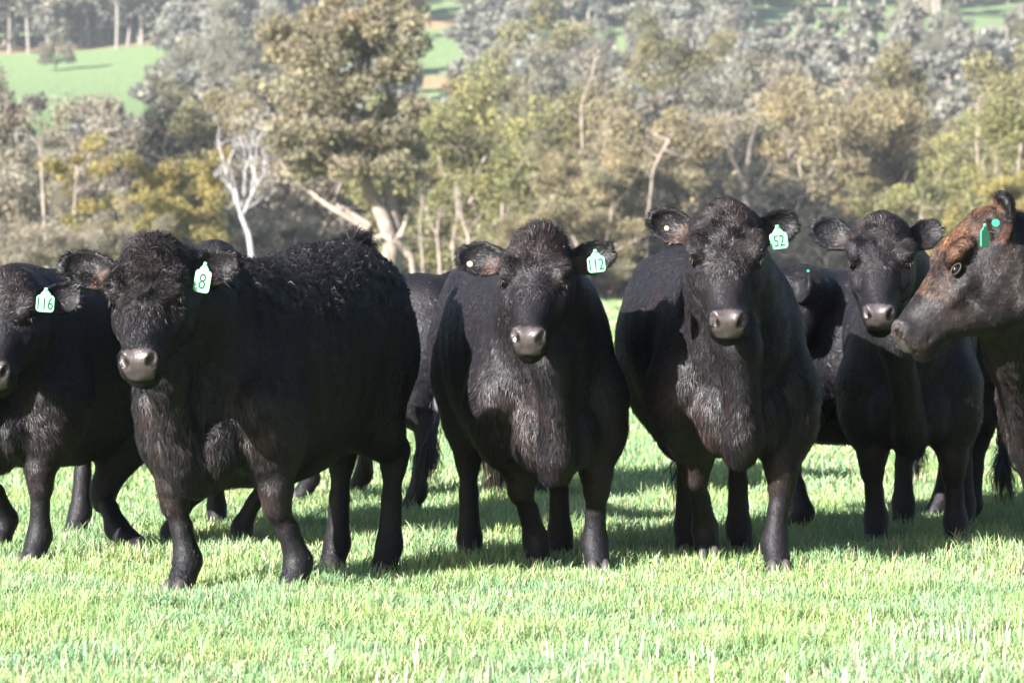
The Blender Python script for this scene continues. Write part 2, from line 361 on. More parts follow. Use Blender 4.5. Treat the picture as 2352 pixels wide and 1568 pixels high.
def special_trees():
    r = np.random.default_rng(5)
    # tall gum with the pale double trunk
    D = 158.0; k = D/FP
    def q(x, y, dd=0): p = px(x, y, D+dd); return p - np.array([px(890, 640, D)[0], D, 0])
    e = link('gum_tree', None, loc=(px(890, 640, D)[0], D, 0))
    tag(e, 'tallest gum tree with a thick pale double trunk and a looping broken branch', 'tree', 'eucalypts behind the pasture')
    w = Wood()
    def br(pts, r0, r1, dd=0):
        n = len(pts); w.add([q(x, y, dd+i*.25) for i, (x, y) in enumerate(pts)], list(np.linspace(r0, r1, n)), 9)
    br([(893, 700), (888, 640), (900, 560), (880, 500), (845, 430), (822, 380), (805, 330), (790, 250), (760, 150)], .50, .14)
    br([(905, 660), (905, 600), (912, 540), (898, 480), (885, 410), (880, 350), (900, 260), (880, 150)], .45, .12, .5)
    br([(950, 680), (955, 640), (945, 590), (915, 560), (880, 540), (850, 552), (838, 575)], .22, .12, -1)
    br([(845, 530), (800, 500), (750, 470), (700, 430), (660, 400), (640, 360)], .17, .05)
    br([(850, 520), (790, 480), (740, 455), (690, 420)], .18, .06, 1)
    br([(905, 560), (930, 520), (950, 500)], .16, .08)
    br([(920, 545), (945, 470), (965, 400)], .12, .05)
    br([(822, 380), (760, 300), (700, 250), (660, 190)], .18, .05)
    br([(885, 410), (930, 330), (950, 250)], .15, .05)
    br([(790, 250), (830, 150), (850, 60), (860, 0)], .14, .05)
    br([(880, 150), (830, 60), (800, 0)], .10, .04)
    link('trunk', w.mesh('trunk', M_BARK), e)
    C = []
    for x0, x1, y0, y1, n in ((625, 955, 60, 330, 80), (640, 800, 300, 400, 22), (760, 950, -60, 120, 30), (650, 860, 290, 410, 18), (850, 960, 240, 420, 14), (700, 800, 20, 120, 12)):
        for _ in range(n): C.append(q(r.uniform(x0, x1), r.uniform(y0, y1), r.uniform(-3.5, 3.5)))
    C = np.array(C); V, F, cc = leaf_cards(r, C, r.uniform(.6, 1.15, len(C)), 230, .20, (.22, .195, .12))
    n = len(C)*14; c = r.integers(0, len(C), n); v = r.normal(size=(n, 3)); v[:, 2] = np.abs(v[:, 2]); v /= np.linalg.norm(v, axis=1)[:, None]
    P1 = C[c]+v*r.uniform(.6, 1.6, (n, 1)); s = np.cross(v, r.normal(size=(n, 3))); s /= np.linalg.norm(s, axis=1)[:, None]; s *= .025
    TV = np.stack([C[c]-s, C[c]+s, P1], 1).reshape(-1, 3)
    link('crown', mesh_np('crown', np.concatenate([V, TV]), [F, np.arange(n*3).reshape(-1, 3)+len(V)], M_LEAF,
         col=np.concatenate([cc, np.tile([[.36, .31, .27]], (n*3, 1))]), smooth=False), e)
    # bleached dead tree
    D = 150.0
    o = np.array([px(578, 640, D)[0], D, 0]); q = lambda x, y, dd=0: px(x, y, D+dd)-o
    w = Wood()
    def br(pts, r0, r1, dd=0): w.add([q(x, y, dd+i*.12) for i, (x, y) in enumerate(pts)], list(np.linspace(r0, r1, len(pts))*.55), 8)
    br([(585, 690), (580, 600), (572, 540), (556, 500), (548, 470), (540, 430)], .30, .16)
    br([(552, 490), (535, 440), (520, 400), (508, 350), (500, 320), (505, 290)], .14, .04)
    br([(535, 440), (515, 415), (492, 400)], .07, .03)
    br([(520, 400), (530, 360), (545, 335), (540, 310)], .08, .03)
    br([(508, 350), (492, 325)], .05, .03)
    br([(553, 492), (562, 440), (563, 390), (562, 340), (548, 312)], .17, .06, .5)
    br([(563, 390), (575, 360), (583, 330), (578, 300)], .08, .03, .5)
    br([(560, 490), (578, 450), (583, 400), (575, 350), (560, 310)], .13, .04, -.5)
    br([(578, 450), (592, 420), (606, 400), (608, 360)], .10, .05, -.5)
    br([(590, 425), (585, 390), (590, 330), (600, 305)], .07, .03, -.4)
    br([(566, 480), (590, 465), (612, 440)], .09, .05)
    br([(545, 450), (525, 370), (535, 345)], .05, .02)
    for _ in range(46):
        x_, y_ = [(505, 300), (520, 400), (540, 315), (562, 340), (548, 312), (583, 330), (578, 300), (608, 370), (600, 310), (612, 440), (562, 440), (492, 400)][r.integers(0, 12)]
        b = q(x_, y_+r.uniform(0, 40)); dd = np.array([r.normal(0, .5), r.normal(0, .5), r.uniform(.1, .9)]); L_ = r.uniform(.4, 1.3)
        w.add([b, b+dd*L_*.5+r.normal(0, .08, 3), b+dd*L_], [.03, .02, .008], 4)
    e = tag(link('dead_tree', w.mesh('dead_tree', M_DEAD), loc=o), 'bleached white leafless dead tree behind the back of the cow with tag 8', 'dead tree')
    # bare pale stems standing in the wood
    def snag(pts, D, r0, label, m=M_BARK):
        D = D+8
        o = np.array([px(pts[0], 640, D)[0], D, 0]); w = Wood()
        for pp, ra, rb in pts[1]:
            q = np.array([px(x, y, D)-o for x, y in pp]); q[:, 1] += np.cumsum(r.normal(0, .4, len(q)))
            w.add(q, list(np.linspace(ra, rb, len(pp))*.72), 7)
            for _ in range(9):      # twigs
                k = r.integers(max(1, len(q)-3), len(q)); b = q[k]*.7+q[k-1]*.3; dd = np.array([r.normal(0, .6), r.normal(0, .6), r.uniform(.2, 1)]); L_ = r.uniform(.5, 1.6)
                w.add([b, b+dd*L_*.5, b+dd*L_+r.normal(0, .15, 3)], [rb*.45, rb*.3, rb*.12], 4)
        tag(link('bare_stem', w.mesh('bare_stem', m), loc=o), label, 'bare tree stem', 'bare pale stems in the wood')
    snag((1000, [([(1012, 690), (1010, 600), (1004, 540), (1010, 480)], .16, .09), ([(1004, 540), (985, 510), (975, 470)], .07, .04)]), 168, 0, 'slim pale stem just right of the looping branch')
    snag((1035, [([(1042, 690), (1046, 620), (1040, 560), (1052, 500), (1048, 430)], .15, .07)]), 169, 0, 'second slim pale stem from the looping branch')
    snag((1070, [([(1078, 690), (1082, 600), (1075, 540), (1060, 500), (1055, 440)], .18, .08), ([(1075, 540), (1092, 510), (1110, 490)], .07, .04)]), 167, 0, 'thicker pale stem left of the forelock of the cow with tag 112')
    snag((968, [([(975, 690), (972, 600), (965, 520), (975, 450)], .13, .07)]), 170, 0, 'thin pale stem touching the right side of the looping branch')
    snag((1500, [([(1490, 480), (1500, 390), (1520, 350), (1545, 310)], .10, .14), ([(1520, 350), (1560, 362), (1580, 365)], .08, .05), ([(1490, 480), (1488, 560), (1490, 690)], .12, .2)]), 176, 0, 'leaning bare stem with a side branch above the cow with tag 52')
    snag((1360, [([(1335, 240), (1350, 200), (1362, 170), (1368, 130)], .07, .05), ([(1335, 240), (1340, 400), (1345, 690)], .1, .2)]), 190, 0, 'crooked white bare stem high in the middle of the wood')
    snag((1715, [([(1722, 690), (1718, 560), (1712, 430), (1722, 340), (1740, 280)], .55, .12), ([(1715, 430), (1680, 360), (1660, 300)], .2, .06), ([(1718, 470), (1750, 410), (1775, 370)], .2, .06)]), 184, 0, 'thick dark forked trunk right of the head of the cow with tag 52', M_BARKD)
    snag((2090, [([(2100, 690), (2110, 560), (2130, 470), (2160, 400)], .35, .12), ([(2130, 470), (2180, 440), (2200, 410)], .12, .04)]), 186, 0, 'dark leaning trunk left of the brown headed cow', M_BARKD)
    snag((2250, [([(2270, 690), (2262, 500), (2246, 330), (2252, 220)], .16, .06)]), 176, 0, 'slim pale stem above the brown forehead')
    snag((2335, [([(2350, 690), (2352, 500), (2336, 420), (2345, 330)], .18, .07), ([(2336, 420), (2320, 395)], .06, .03)]), 168, 0, 'pale stem at the right edge behind the brown headed cow')
    snag((90, [([(118, 690), (112, 600), (106, 470), (98, 330)], .2, .07), ([(112, 520), (150, 470), (180, 430)], .08, .04)]), 150, 0, 'pale stem with a side branch above the ear of the cow with tag 116')
    snag((170, [([(172, 690), (170, 560), (178, 400), (250, 300), (285, 296)], .15, .05), ([(178, 400), (165, 330), (140, 300)], .08, .04)]), 156, 0, 'pale stem bending right above the left ear of the cow with tag 8')
    for k, (x, y1) in enumerate([(1890, 500), (1935, 520), (1985, 495), (2040, 510), (1850, 520), (2075, 500), (640, 500), (690, 520), (740, 495), (470, 520)]):
        L = ['first thin dark stem right of the tag numbered 52', 'second thin dark stem right of the tag numbered 52', 'thin dark stem straight above the untagged black face', 'thin dark stem right of the untagged black face',
             'thin dark stem close to the tag numbered 52', 'last thin dark stem before the brown forehead', 'thin dark stem just right of the white dead tree', 'middle of three dark stems between dead tree and tallest gum',
             'thin dark stem nearest the trunk of the tallest gum', 'thin dark stem left of the white dead tree'][k]
        snag((x, [([(x, 690), (x+r.uniform(-6, 6), 590), (x+r.uniform(-12, 12), y1), (x+r.uniform(-20, 20), y1-60)], .16, .07)]), 190+k*1.5, 0, L, M_BARKD)
special_trees()

def woodland():
    """far hillside forest, one mass"""
    r = np.random.default_rng(9); C = []; rad = []; TV = []; TF = []; o = 0
    for D0, D1, n in ((612, 700, 560), (700, 800, 420), (800, 1000, 400)):
        for _ in range(n):
            D = r.uniform(D0, D1); x = r.uniform(-1, 1)*D*.2
            pxx = x/D*FP+1176; pyy = HY-(hz(np.array([x]), np.array([D]))[0]-CH)/D*FP
            if D < 700 and (930 < pxx < 1060 or 1700 < pxx < 2110 and D < 680 or 2160 < pxx < 2360 and D < 690): continue
            z = float(hz(np.array([x]), np.array([D]))[0]); H = r.uniform(11, 19)
            for _ in range(9):
                a = r.random()*6.28; q = math.sqrt(r.random())*H*.27
                C.append([x+math.cos(a)*q, D+math.sin(a)*q, z+H*r.uniform(.3, .95)]); rad.append(r.uniform(1.3, 2.6))
            p, f = tube([[x, D, z-.5], [x+r.normal(0, .5), D, z+H*.4], [x+r.normal(0, 1.2), D, z+H*.85]], [.35, .26, .1], 5); TV.append(p); TF.append(f+o); o += len(p)
    # thin scatter on the slope in front
    for _ in range(520):
        D = r.uniform(300, 612); x = r.uniform(-1, 1)*D*.2; pxx = x/D*FP+1176
        if pxx < 380 and D > 330 or 930 < pxx < 1060 or (1700 < pxx < 2360 and D > 520): continue
        z = float(hz(np.array([x]), np.array([D]))[0]); H = r.uniform(7, 12)
        for _ in range(9):
            a = r.random()*6.28; q = math.sqrt(r.random())*H*.3
            C.append([x+math.cos(a)*q, D+math.sin(a)*q, z+H*r.uniform(.25, .95)]); rad.append(r.uniform(1., 2.))
        p, f = tube([[x, D, z-.5], [x, D, z+H*.4], [x+r.normal(0, 1.), D, z+H*.85]], [.3, .22, .1], 5); TV.append(p); TF.append(f+o); o += len(p)
    C = np.array(C); V, F, cc = leaf_cards(r, C, np.array(rad), 85, .78, (.20, .195, .16), colvar=.3, asp=.5)
    TV = np.concatenate(TV); TF = np.concatenate(TF)+len(V)
    me = mesh_np('woodland', np.concatenate([V, TV]), [F, TF], M_LEAF, col=np.concatenate([cc, np.tile([[.35, .31, .28]], (len(TV), 1))]), smooth=False)
    tag(link('woodland', me), 'hazy blue grey gum forest covering the far hillside', 'forest', kind='stuff')
woodland()

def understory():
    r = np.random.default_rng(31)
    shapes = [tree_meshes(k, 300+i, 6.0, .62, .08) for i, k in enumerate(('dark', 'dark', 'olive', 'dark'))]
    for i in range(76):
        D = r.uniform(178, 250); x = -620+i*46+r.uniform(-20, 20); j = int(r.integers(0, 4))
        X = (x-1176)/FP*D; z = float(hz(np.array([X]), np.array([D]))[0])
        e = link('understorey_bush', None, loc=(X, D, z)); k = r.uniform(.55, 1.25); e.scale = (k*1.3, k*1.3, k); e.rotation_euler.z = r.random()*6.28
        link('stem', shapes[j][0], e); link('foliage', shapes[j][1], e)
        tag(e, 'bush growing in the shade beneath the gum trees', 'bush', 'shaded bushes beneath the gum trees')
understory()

def haze():
    V = np.array([[x, y, z] for z in (-3, 165) for y in (-14, 1262) for x in (-560, 560)], float)
    F = np.array([[0, 2, 3, 1], [4, 5, 7, 6], [0, 1, 5, 4], [2, 6, 7, 3], [0, 4, 6, 2], [1, 3, 7, 5]])
    m = bpy.data.materials.new('haze'); m.use_nodes = True; t = m.node_tree; t.nodes.clear()
    o = t.nodes.new('ShaderNodeOutputMaterial'); v = t.nodes.new('ShaderNodeVolumePrincipled')
    v.inputs['Color'].default_value = (.80, .88, 1, 1); v.inputs['Density'].default_value = HAZE; v.inputs['Anisotropy'].default_value = 0.0
    t.links.new(v.outputs[0], o.inputs['Volume'])
    tag(link('haze', mesh_np('haze', V, F, m, smooth=False)), kind='stuff')
HAZE = .00017
haze()

# ------------------------------------------------------------------ cattle
def coat_mat(name, rough, spec):
    return mat(name, rough=rough, spec=spec, attr=True)
M_COAT = coat_mat('coat_hair', .5, .38)
def guide(m):
    t = m.node_tree; n = t.nodes; a = n.new('ShaderNodeAttribute'); a.attribute_name = 'strand_normal'
    v = n.new('ShaderNodeVectorTransform'); v.vector_type = 'NORMAL'; v.convert_from = 'OBJECT'; v.convert_to = 'WORLD'
    t.links.new(a.outputs['Vector'], v.inputs[0]); t.links.new(v.outputs[0], n['Principled BSDF'].inputs['Normal'])
M_FUR = coat_mat('fur', .48, .36); guide(M_FUR)
M_HIDE = mat('hide', rough=.55, spec=.2, attr=True, bump=(55, .6, .008))
M_NOSE = mat('wet_nose_leather', rough=.34, spec=.5, attr=True, bump=(190, .5, .003), coat=.35)
M_EYE = mat('eye', (.006, .004, .004), rough=.05, spec=.4)
M_LID = mat('eyelid', (.014, .011, .010), rough=.5, spec=.25)
M_HOOF = mat('hoof', (.05, .045, .04), rough=.5, spec=.4, var=(30, .3))
M_TAGG = mat('pale_green_plastic', (.21, .56, .31), rough=.4, spec=.4, var=(40, .12), transl=.15)
M_TAGD = mat('teal_plastic', (.03, .33, .17), rough=.35, spec=.4)
M_BUTW = mat('cream_plastic', (.34, .31, .20), rough=.35, spec=.4)
M_INK = mat('marker_ink', (.008, .035, .022), rough=.6, spec=.2)

def unit(v): v = np.asarray(v, float); return v/(np.linalg.norm(v)+1e-12)

class Field:
    """signed distance grid with smooth joins; polygonised by surface nets"""
    def __init__(s, lo, hi, h):
        s.lo = np.array(lo, float); s.h = h; s.n = np.ceil((np.array(hi)-s.lo)/h).astype(int)+1
        s.F = np.full(s.n, .5, np.float32)
    def sub(s, lo, hi):
        a = np.clip(np.floor((np.array(lo)-s.lo)/s.h).astype(int), 0, s.n); b = np.clip(np.ceil((np.array(hi)-s.lo)/s.h).astype(int)+1, 0, s.n)
        ax = [s.lo[i]+s.h*np.arange(a[i], b[i]) for i in range(3)]
        sl_ = tuple(slice(a[i], b[i]) for i in range(3))
        if min(b-a) <= 0: return None, None
        return sl_, (ax[0][:, None, None].astype(np.float32), ax[1][None, :, None].astype(np.float32), ax[2][None, None, :].astype(np.float32))
    def join(s, sl_, d, k):
        f = s.F[sl_]; h = np.clip(.5+.5*(f-d)/k, 0, 1); s.F[sl_] = f*(1-h)+d*h-k*h*(1-h)
    def carve(s, sl_, d, k):
        f = s.F[sl_]; e = -d; h = np.clip(.5-.5*(f-e)/k, 0, 1); s.F[sl_] = f*(1-h)+e*h+k*h*(1-h)
    def capsule(s, a, b, ra, rb, k=.05, side=None, flat=1.0, cut=False):
        a, b = np.asarray(a, float), np.asarray(b, float); m = max(ra, rb)*max(1, flat)+k+.03
        sl_, g = s.sub(np.minimum(a, b)-m, np.maximum(a, b)+m)
        if sl_ is None: return
        x, y, z = g[0]-a[0], g[1]-a[1], g[2]-a[2]; ab = b-a; L2 = max(ab@ab, 1e-9)
        t = np.clip((x*ab[0]+y*ab[1]+z*ab[2])/L2, 0, 1)
        x, y, z = x-t*ab[0], y-t*ab[1], z-t*ab[2]
        if side is not None:
            q = (x*side[0]+y*side[1]+z*side[2])*(1/flat-1)
            x, y, z = x+q*side[0], y+q*side[1], z+q*side[2]
        d = np.sqrt(x*x+y*y+z*z)-(ra+(rb-ra)*t)
        (s.carve if cut else s.join)(sl_, d, k)
    def blob(s, c, Rm, rad, k=.03, cut=False):
        """ellipsoid; Rm rows are its axes"""
        c = np.asarray(c, float); rad = np.asarray(rad, float); m = rad.max()+k+.02
        sl_, g = s.sub(c-m, c+m)
        if sl_ is None: return
        x, y, z = g[0]-c[0], g[1]-c[1], g[2]-c[2]
        q = [(x*Rm[i][0]+y*Rm[i][1]+z*Rm[i][2]) for i in range(3)]
        n0 = np.sqrt(sum((q[i]/rad[i])**2 for i in range(3))); n1 = np.sqrt(sum((q[i]/rad[i]**2)**2 for i in range(3)))
        d = n0*(n0-1)/np.maximum(n1, 1e-6)
        (s.carve if cut else s.join)(sl_, d, k)
    def loft(s, o, Rm, tab, k=.03, pad=.12, chest=None):
        """section table rows: u, top, bottom, half width, exponent; along axis Rm[0], lateral Rm[1], up Rm[2]"""
        tab = np.array(tab, float); u0, u1 = tab[0, 0], tab[-1, 0]; mw = tab[:, 3].max(); t1, b1 = tab[:, 1].max(), tab[:, 2].min()
        cs = np.array([o+Rm[0]*u+Rm[1]*v+Rm[2]*w for u in (u0, u1) for v in (-mw, mw) for w in (t1, b1)])
        sl_, g = s.sub(cs.min(0)-pad, cs.max(0)+pad)
        x, y, z = g[0]-o[0], g[1]-o[1], g[2]-o[2]
        u, v, w = [(x*Rm[i][0]+y*Rm[i][1]+z*Rm[i][2]) for i in range(3)]
        T_, B_, H_, E_ = [np.interp(u, tab[:, 0], tab[:, i]).astype(np.float32) for i in (1, 2, 3, 4)]
        c = (T_+B_)/2; hh = (T_-B_)/2
        wz = (w-c)/hh; tq = -.12 if chest is None else np.interp(u, [chest-1.1, chest-.7, chest-.35, chest], [.0, .15, .18, .34]).astype(np.float32)
        hw = H_*(1+tq*np.clip(wz, -1, 1))
        r = (np.abs(v/hw)**E_+np.abs(wz)**E_)**(1/E_)
        d = (r-1)*np.minimum(hh, hw)
        over = np.maximum(np.maximum(u0-u, u-u1), 0)
        d = np.where(over > 0, np.sqrt(np.maximum(d, 0)**2+over**2), d)
        s.join(sl_, np.clip(d, -.5, .5), k)
    def mesh(s):
        F = s.F; n = F.shape; sg = F < 0
        c = sum(sg[i:n[0]-1+i, j:n[1]-1+j, k:n[2]-1+k].astype(np.int8) for i in (0, 1) for j in (0, 1) for k in (0, 1))
        act = (c > 0) & (c < 8); idx = np.argwhere(act); vid = np.full(act.shape, -1, np.int32); vid[act] = np.arange(len(idx))
        cor = np.array([[i, j, k] for i in (0, 1) for j in (0, 1) for k in (0, 1)])
        val = np.stack([F[idx[:, 0]+a, idx[:, 1]+b, idx[:, 2]+e] for a, b, e in cor], 1)
        acc = np.zeros((len(idx), 3)); cnt = np.zeros(len(idx))
        for a in range(8):
            for b in range(a+1, 8):
                if np.abs(cor[a]-cor[b]).sum() != 1: continue
                m = (val[:, a] < 0) != (val[:, b] < 0); t = np.where(m, val[:, a]/(val[:, a]-val[:, b]+1e-12), 0)
                acc += m[:, None]*(cor[a]+t[:, None]*(cor[b]-cor[a])); cnt += m
        V = s.lo+s.h*(idx+acc/cnt[:, None]); Q = []
        for ax in range(3):
            o1, o2 = [i for i in range(3) if i != ax]
            sl0 = [slice(1, n[i]-1) for i in range(3)]; sl0[ax] = slice(0, n[ax]-1); sl1 = list(sl0); sl1[ax] = slice(1, n[ax])
            A, B = sg[tuple(sl0)], sg[tuple(sl1)]; e = np.argwhere(A != B); fl = A[A != B]
            off = np.ones(3, int); off[ax] = 0; e = e+off
            q = []
            for a, b in ((0, 0), (1, 0), (1, 1), (0, 1)):
                p = e.copy(); p[:, o1] -= a; p[:, o2] -= b; q.append(vid[p[:, 0], p[:, 1], p[:, 2]])
            q = np.stack(q, 1)
            flip = fl if ax != 1 else ~fl
            q[~flip] = q[~flip][:, ::-1]; Q.append(q)
        Q = np.concatenate(Q); Q = Q[(Q >= 0).all(1)]
        return V, Q
def relax(V, Q, it=1, f=.5):
    E = np.concatenate([Q[:, [0, 1]], Q[:, [1, 2]], Q[:, [2, 3]], Q[:, [3, 0]]]); n = len(V)
    deg = np.bincount(E.ravel(), minlength=n).astype(float)
    for _ in range(it):
        a = np.stack([np.bincount(E[:, 0], V[E[:, 1], i], n)+np.bincount(E[:, 1], V[E[:, 0], i], n) for i in range(3)], 1)
        V = V*(1-f)+f*a/deg[:, None]
    return V
def normals(V, Q):
    N = np.cross(V[Q[:, 2]]-V[Q[:, 0]], V[Q[:, 3]]-V[Q[:, 1]]); out = np.zeros_like(V)
    for i in range(4):
        for j in range(3): out[:, j] += np.bincount(Q[:, i], N[:, j], len(V))
    return out/(np.linalg.norm(out, axis=1)[:, None]+1e-12), N

HEAD = [(-.05, .03, -.10, .05, 2), (0, .062, -.16, .122, 2.4), (.06, .088, -.195, .133, 2.5), (.13, .092, -.205, .130, 2.4), (.20, .08, -.20, .122, 2.5),
        (.27, .068, -.178, .100, 2.5), (.34, .06, -.142, .082, 2.5), (.40, .058, -.118, .077, 2.5), (.45, .055, -.105, .084, 2.5), (.485, .045, -.095, .082, 2.4), (.508, .02, -.08, .064, 2.2), (.52, -.02, -.055, .02, 2)]
TORSO = [(-.76, 1.02, .86, .08, 2), (-.72, 1.13, .70, .19, 2.1), (-.62, 1.225, .58, .262, 2.3), (-.45, 1.245, .52, .30, 2.3), (-.2, 1.225, .45, .345, 2.1),
         (.0, 1.205, .42, .345, 2.1), (.2, 1.205, .425, .315, 2.05), (.38, 1.225, .44, .255, 2.0), (.48, 1.17, .46, .205, 2.0), (.57, 1.07, .50, .165, 2), (.64, .96, .57, .10, 2), (.67, .86, .68, .05, 2)]

def cow(spec):
    """one beast. spec: at (x, depth), head=degrees its body faces, s=size, feet = fr, fl, hr, hl world points, nose world point, face yaw/pitch/roll,
    ears = per side tip offsets, hairs, colours"""
    g = dict(s=1.0, w=1.0, hs=1.0, hairs=60000, curl=.35, yaw=-90, pitch=55, roll=0, tuft=.075, h=.0105, brown=.0, res=1.0, wet=0, sink=0)
    g.update(spec)
    X0, Y0 = g['at']; ph = R(g['head']); cx, sn = math.cos(ph), math.sin(ph)
    root = link(g.get('name', 'cow'), None, loc=(X0, Y0, 0)); root.rotation_euler.z = ph
    tag(root, g['label'], g.get('cat', 'cow'), g.get('group', 'black cattle standing in the pasture'))
    L = lambda p: np.array([(p[0]-X0)*cx+(p[1]-Y0)*sn, -(p[0]-X0)*sn+(p[1]-Y0)*cx, p[2]])      # world point -> local
    LD = lambda v: np.array([v[0]*cx+v[1]*sn, -v[0]*sn+v[1]*cx, v[2]])
    s, ww = g['s'], g['w']; I3 = np.eye(3)
    # head frame
    hs = g['hs']*s; f = np.array([math.cos(R(g['yaw'])), math.sin(R(g['yaw'])), 0]); a = R(g['pitch']); zz = np.array([0, 0, 1.])
    u = f*math.cos(a)-zz*math.sin(a); w = f*math.sin(a)+zz*math.cos(a); v = np.cross(w, u)
    c_, s_ = math.cos(R(g['roll'])), math.sin(R(g['roll']))
    rot = lambda q: q*c_+np.cross(f, q)*s_+f*(f@q)*(1-c_)
    u, v, w = LD(rot(u)), LD(rot(v)), LD(rot(w)); HR = np.array([u, v, w])
    nose = L(g['nose']); O = nose-u*.485*hs-w*.03*hs      # head origin (poll)
    hp = lambda a_, b_, c2: O+(u*a_+v*b_+w*c2)*hs
    feet = [L(p) for p in g['feet']]
    allp = np.array(feet+[hp(.6, 0, .2), hp(-.15, .38, .1), hp(-.15, -.38, .1), hp(.2, 0, -.3), [-.86*s, .42*s*ww, 1.34*s], [.8*s, -.42*s*ww, .3]])
    for sd, (tip, tw) in zip((-1, 1), g['ears']): allp = np.vstack([allp, hp(.04, sd*.1, 0)+LD(np.array(tip))*1.1])
    lo = allp.min(0)-.1; hi = allp.max(0)+.1; lo[2] = min(lo[2], -.08)
    G = Field(lo, hi, g['h'])
    dp = g.get('deep', .05)
    T2 = [(r_[0]*s, (r_[1]-g.get('tilt', 0)*(r_[0]+.05))*s, (r_[2]-dp*np.clip((.75+r_[0])/.35, 0, 1)*np.clip((.74-r_[0])/.1, 0, 1))*s, r_[3]*s*ww, r_[4]) for r_ in TORSO]
    G.loft(np.zeros(3), I3, T2, k=.02, pad=.16, chest=.48*s)
    side = np.array([0, 1., 0])
    # shoulder, haunch and belly masses
    for sd in (-1, 1):
        G.blob(np.array([.37, sd*.215*ww, .76])*s, I3, np.array([.16, .085, .27])*s, .035); G.blob(np.array([.49, sd*.215*ww, .70])*s, I3, np.array([.07, .065, .10])*s, .05)
        G.blob(np.array([-.50, sd*.17*ww, .86])*s, I3, np.array([.24, .13, .30])*s, .08)
        G.blob(np.array([-.52, sd*.17*ww, 1.12])*s, I3, np.array([.09, .06, .06])*s, .05)
    G.blob(np.array([-.66, 0, 1.205+g.get('tilt', 0)*.62])*s, I3, np.array([.07, .035, .055])*s, .05)      # tail head
    G.blob(np.array([.58, 0, .53-dp])*s, I3, np.array([.13, .085, .12])*s, .07)       # brisket
    # neck: crest line and throat line
    nb = hp(.02, 0, -.09); n0 = np.array([.42, 0, .93])*s; mid = (nb+n0)/2
    sideN = unit(np.cross(unit(nb-n0), [0, 0, 1.])) if abs(unit(nb-n0)[2]) < .98 else side
    G.capsule(n0, mid+np.array([0, 0, .0]), .265*s, .195*s, .10, sideN, .82*ww)
    G.capsule(mid, nb, .195*s, .135*hs, .07, sideN, .88)
    th = hp(.16, 0, -.16); tm = th*.45+np.array([.74, 0, .66])*s*.55; G.capsule(np.array([.665, 0, .55-dp])*s, tm, .068*s, .08*s, .07, side, .8); G.capsule(tm, th, .08*s, .062*s*g.get('jaw', 1)**2, .06)
    for sd in (-1, 1): G.blob(np.array([.57, sd*.10, .60-dp])*s, I3, np.array([.08, .06, .12])*s, .03)
    # legs
    legs = []
    for i, F_ in enumerate(feet):
        sd = -1 if i % 2 == 0 else 1; F_ = F_.copy(); F_[2] -= g['sink']
        if i < 2:
            A = np.array([.40, sd*.21*ww, .66])*s; K = A+(F_-A)*.52; K[0] += .03*s; K[2] = F_[2]+.355*s
            if g.get('knee') and g['knee'].get(i) is not None: K = L(g['knee'][i])
            ft = F_+np.array([-.035, 0, .115])*s
            M = (A+K)/2
            M = M*.75+A*.25; G.capsule(A, M, .150*s, .118*s, .09, side, .9); G.capsule(M, K+[0, 0, .03], .118*s, .056*s, .06)
            G.capsule(K+[.008, 0, .03], K-[0, 0, .035], .059*s, .050*s, .03); G.capsule(K-[0, 0, .04], (K+ft)/2, .040*s, .035*s, .03); G.capsule((K+ft)/2, ft, .038*s, .048*s, .02)
        else:
            A = np.array([-.52, sd*.17*ww, .84])*s; K = F_+np.array([-.07, 0, .47])*s
            if g.get('knee') and g['knee'].get(i) is not None: K = L(g['knee'][i])
            St = np.array([-.38, sd*.185*ww, .66])*s; ft = F_+np.array([-.035, 0, .12])*s
            if g.get('fet', {}).get(i) is not None: ft = L(g['fet'][i])
            G.capsule(A, St, .180*s, .125*s, .08, side, .8); G.capsule(St*.6+A*.4, K*.55+St*.45, .145*s, .092*s, .09, side, .8)
            G.capsule(K*.55+St*.45, K, .095*s, .054*s, .05); G.capsule(K+[-.02, 0, .02], K-[0, 0, .05], .052*s, .046*s, .03); G.capsule(K-[0, 0, .04], (K+ft)/2, .040*s, .035*s, .03); G.capsule((K+ft)/2, ft, .038*s, .048*s, .02)
        t2 = F_+np.array([.02, 0, .018])*s
        if g.get('toe', {}).get(i) is not None: t2 = L(g['toe'][i])
        G.capsule(ft, t2, .047*s, .052*s, .03)
        legs.append((A, K, ft, t2))
    # head
    jd = g.get('jaw', 1.0); hb = [(r_[0]*hs, r_[1]*hs, r_[2]*hs*(1+(jd-1)*min(1, max(0, (.40-r_[0])/.15))), r_[3]*hs*g.get('fw', 1.1)*(1 if r_[0] < .38 else .82), r_[4]) for r_ in HEAD]
    G.loft(O, HR, hb, k=.035, pad=.08)
    G.blob(hp(.01, 0, .015), HR, np.array([.05, .10, .06])*hs, .04)
    for sd in (-1, 1):
        G.blob(hp(.160, sd*.108, .056), HR, np.array([.060, .034, .032])*hs, .03)      # brow
        G.blob(hp(.235, sd*.098, -.03), HR, np.array([.07, .034, .035])*hs, .03)      # cheek bone
        G.blob(hp(.17-.03*(jd-1)*4, sd*.085, -.13*jd**1.5), HR, np.array([.10, .05, .075])*hs, .04)         # jaw
        G.blob(hp(.207, sd*.142, .020), HR, np.array([.032, .022, .020])*hs, .016, cut=True)   # eye socket
        G.blob(hp(.470, sd*.047, .020), HR, np.array([.038, .028, .038])*hs, .02)       # nostril wing
    G.blob(hp(.47, 0, -.085), HR, np.array([.045, .055, .035])*hs, .012)              # chin
    G.capsule(hp(.40, -.075, -.062), hp(.505, -.05, -.052), .006, .007, .01, cut=True); G.capsule(hp(.40, .075, -.062), hp(.505, .05, -.052), .006, .007, .01, cut=True)
    G.capsule(hp(.515, -.05, -.052), hp(.515, .05, -.052), .007, .007, .01, cut=True)
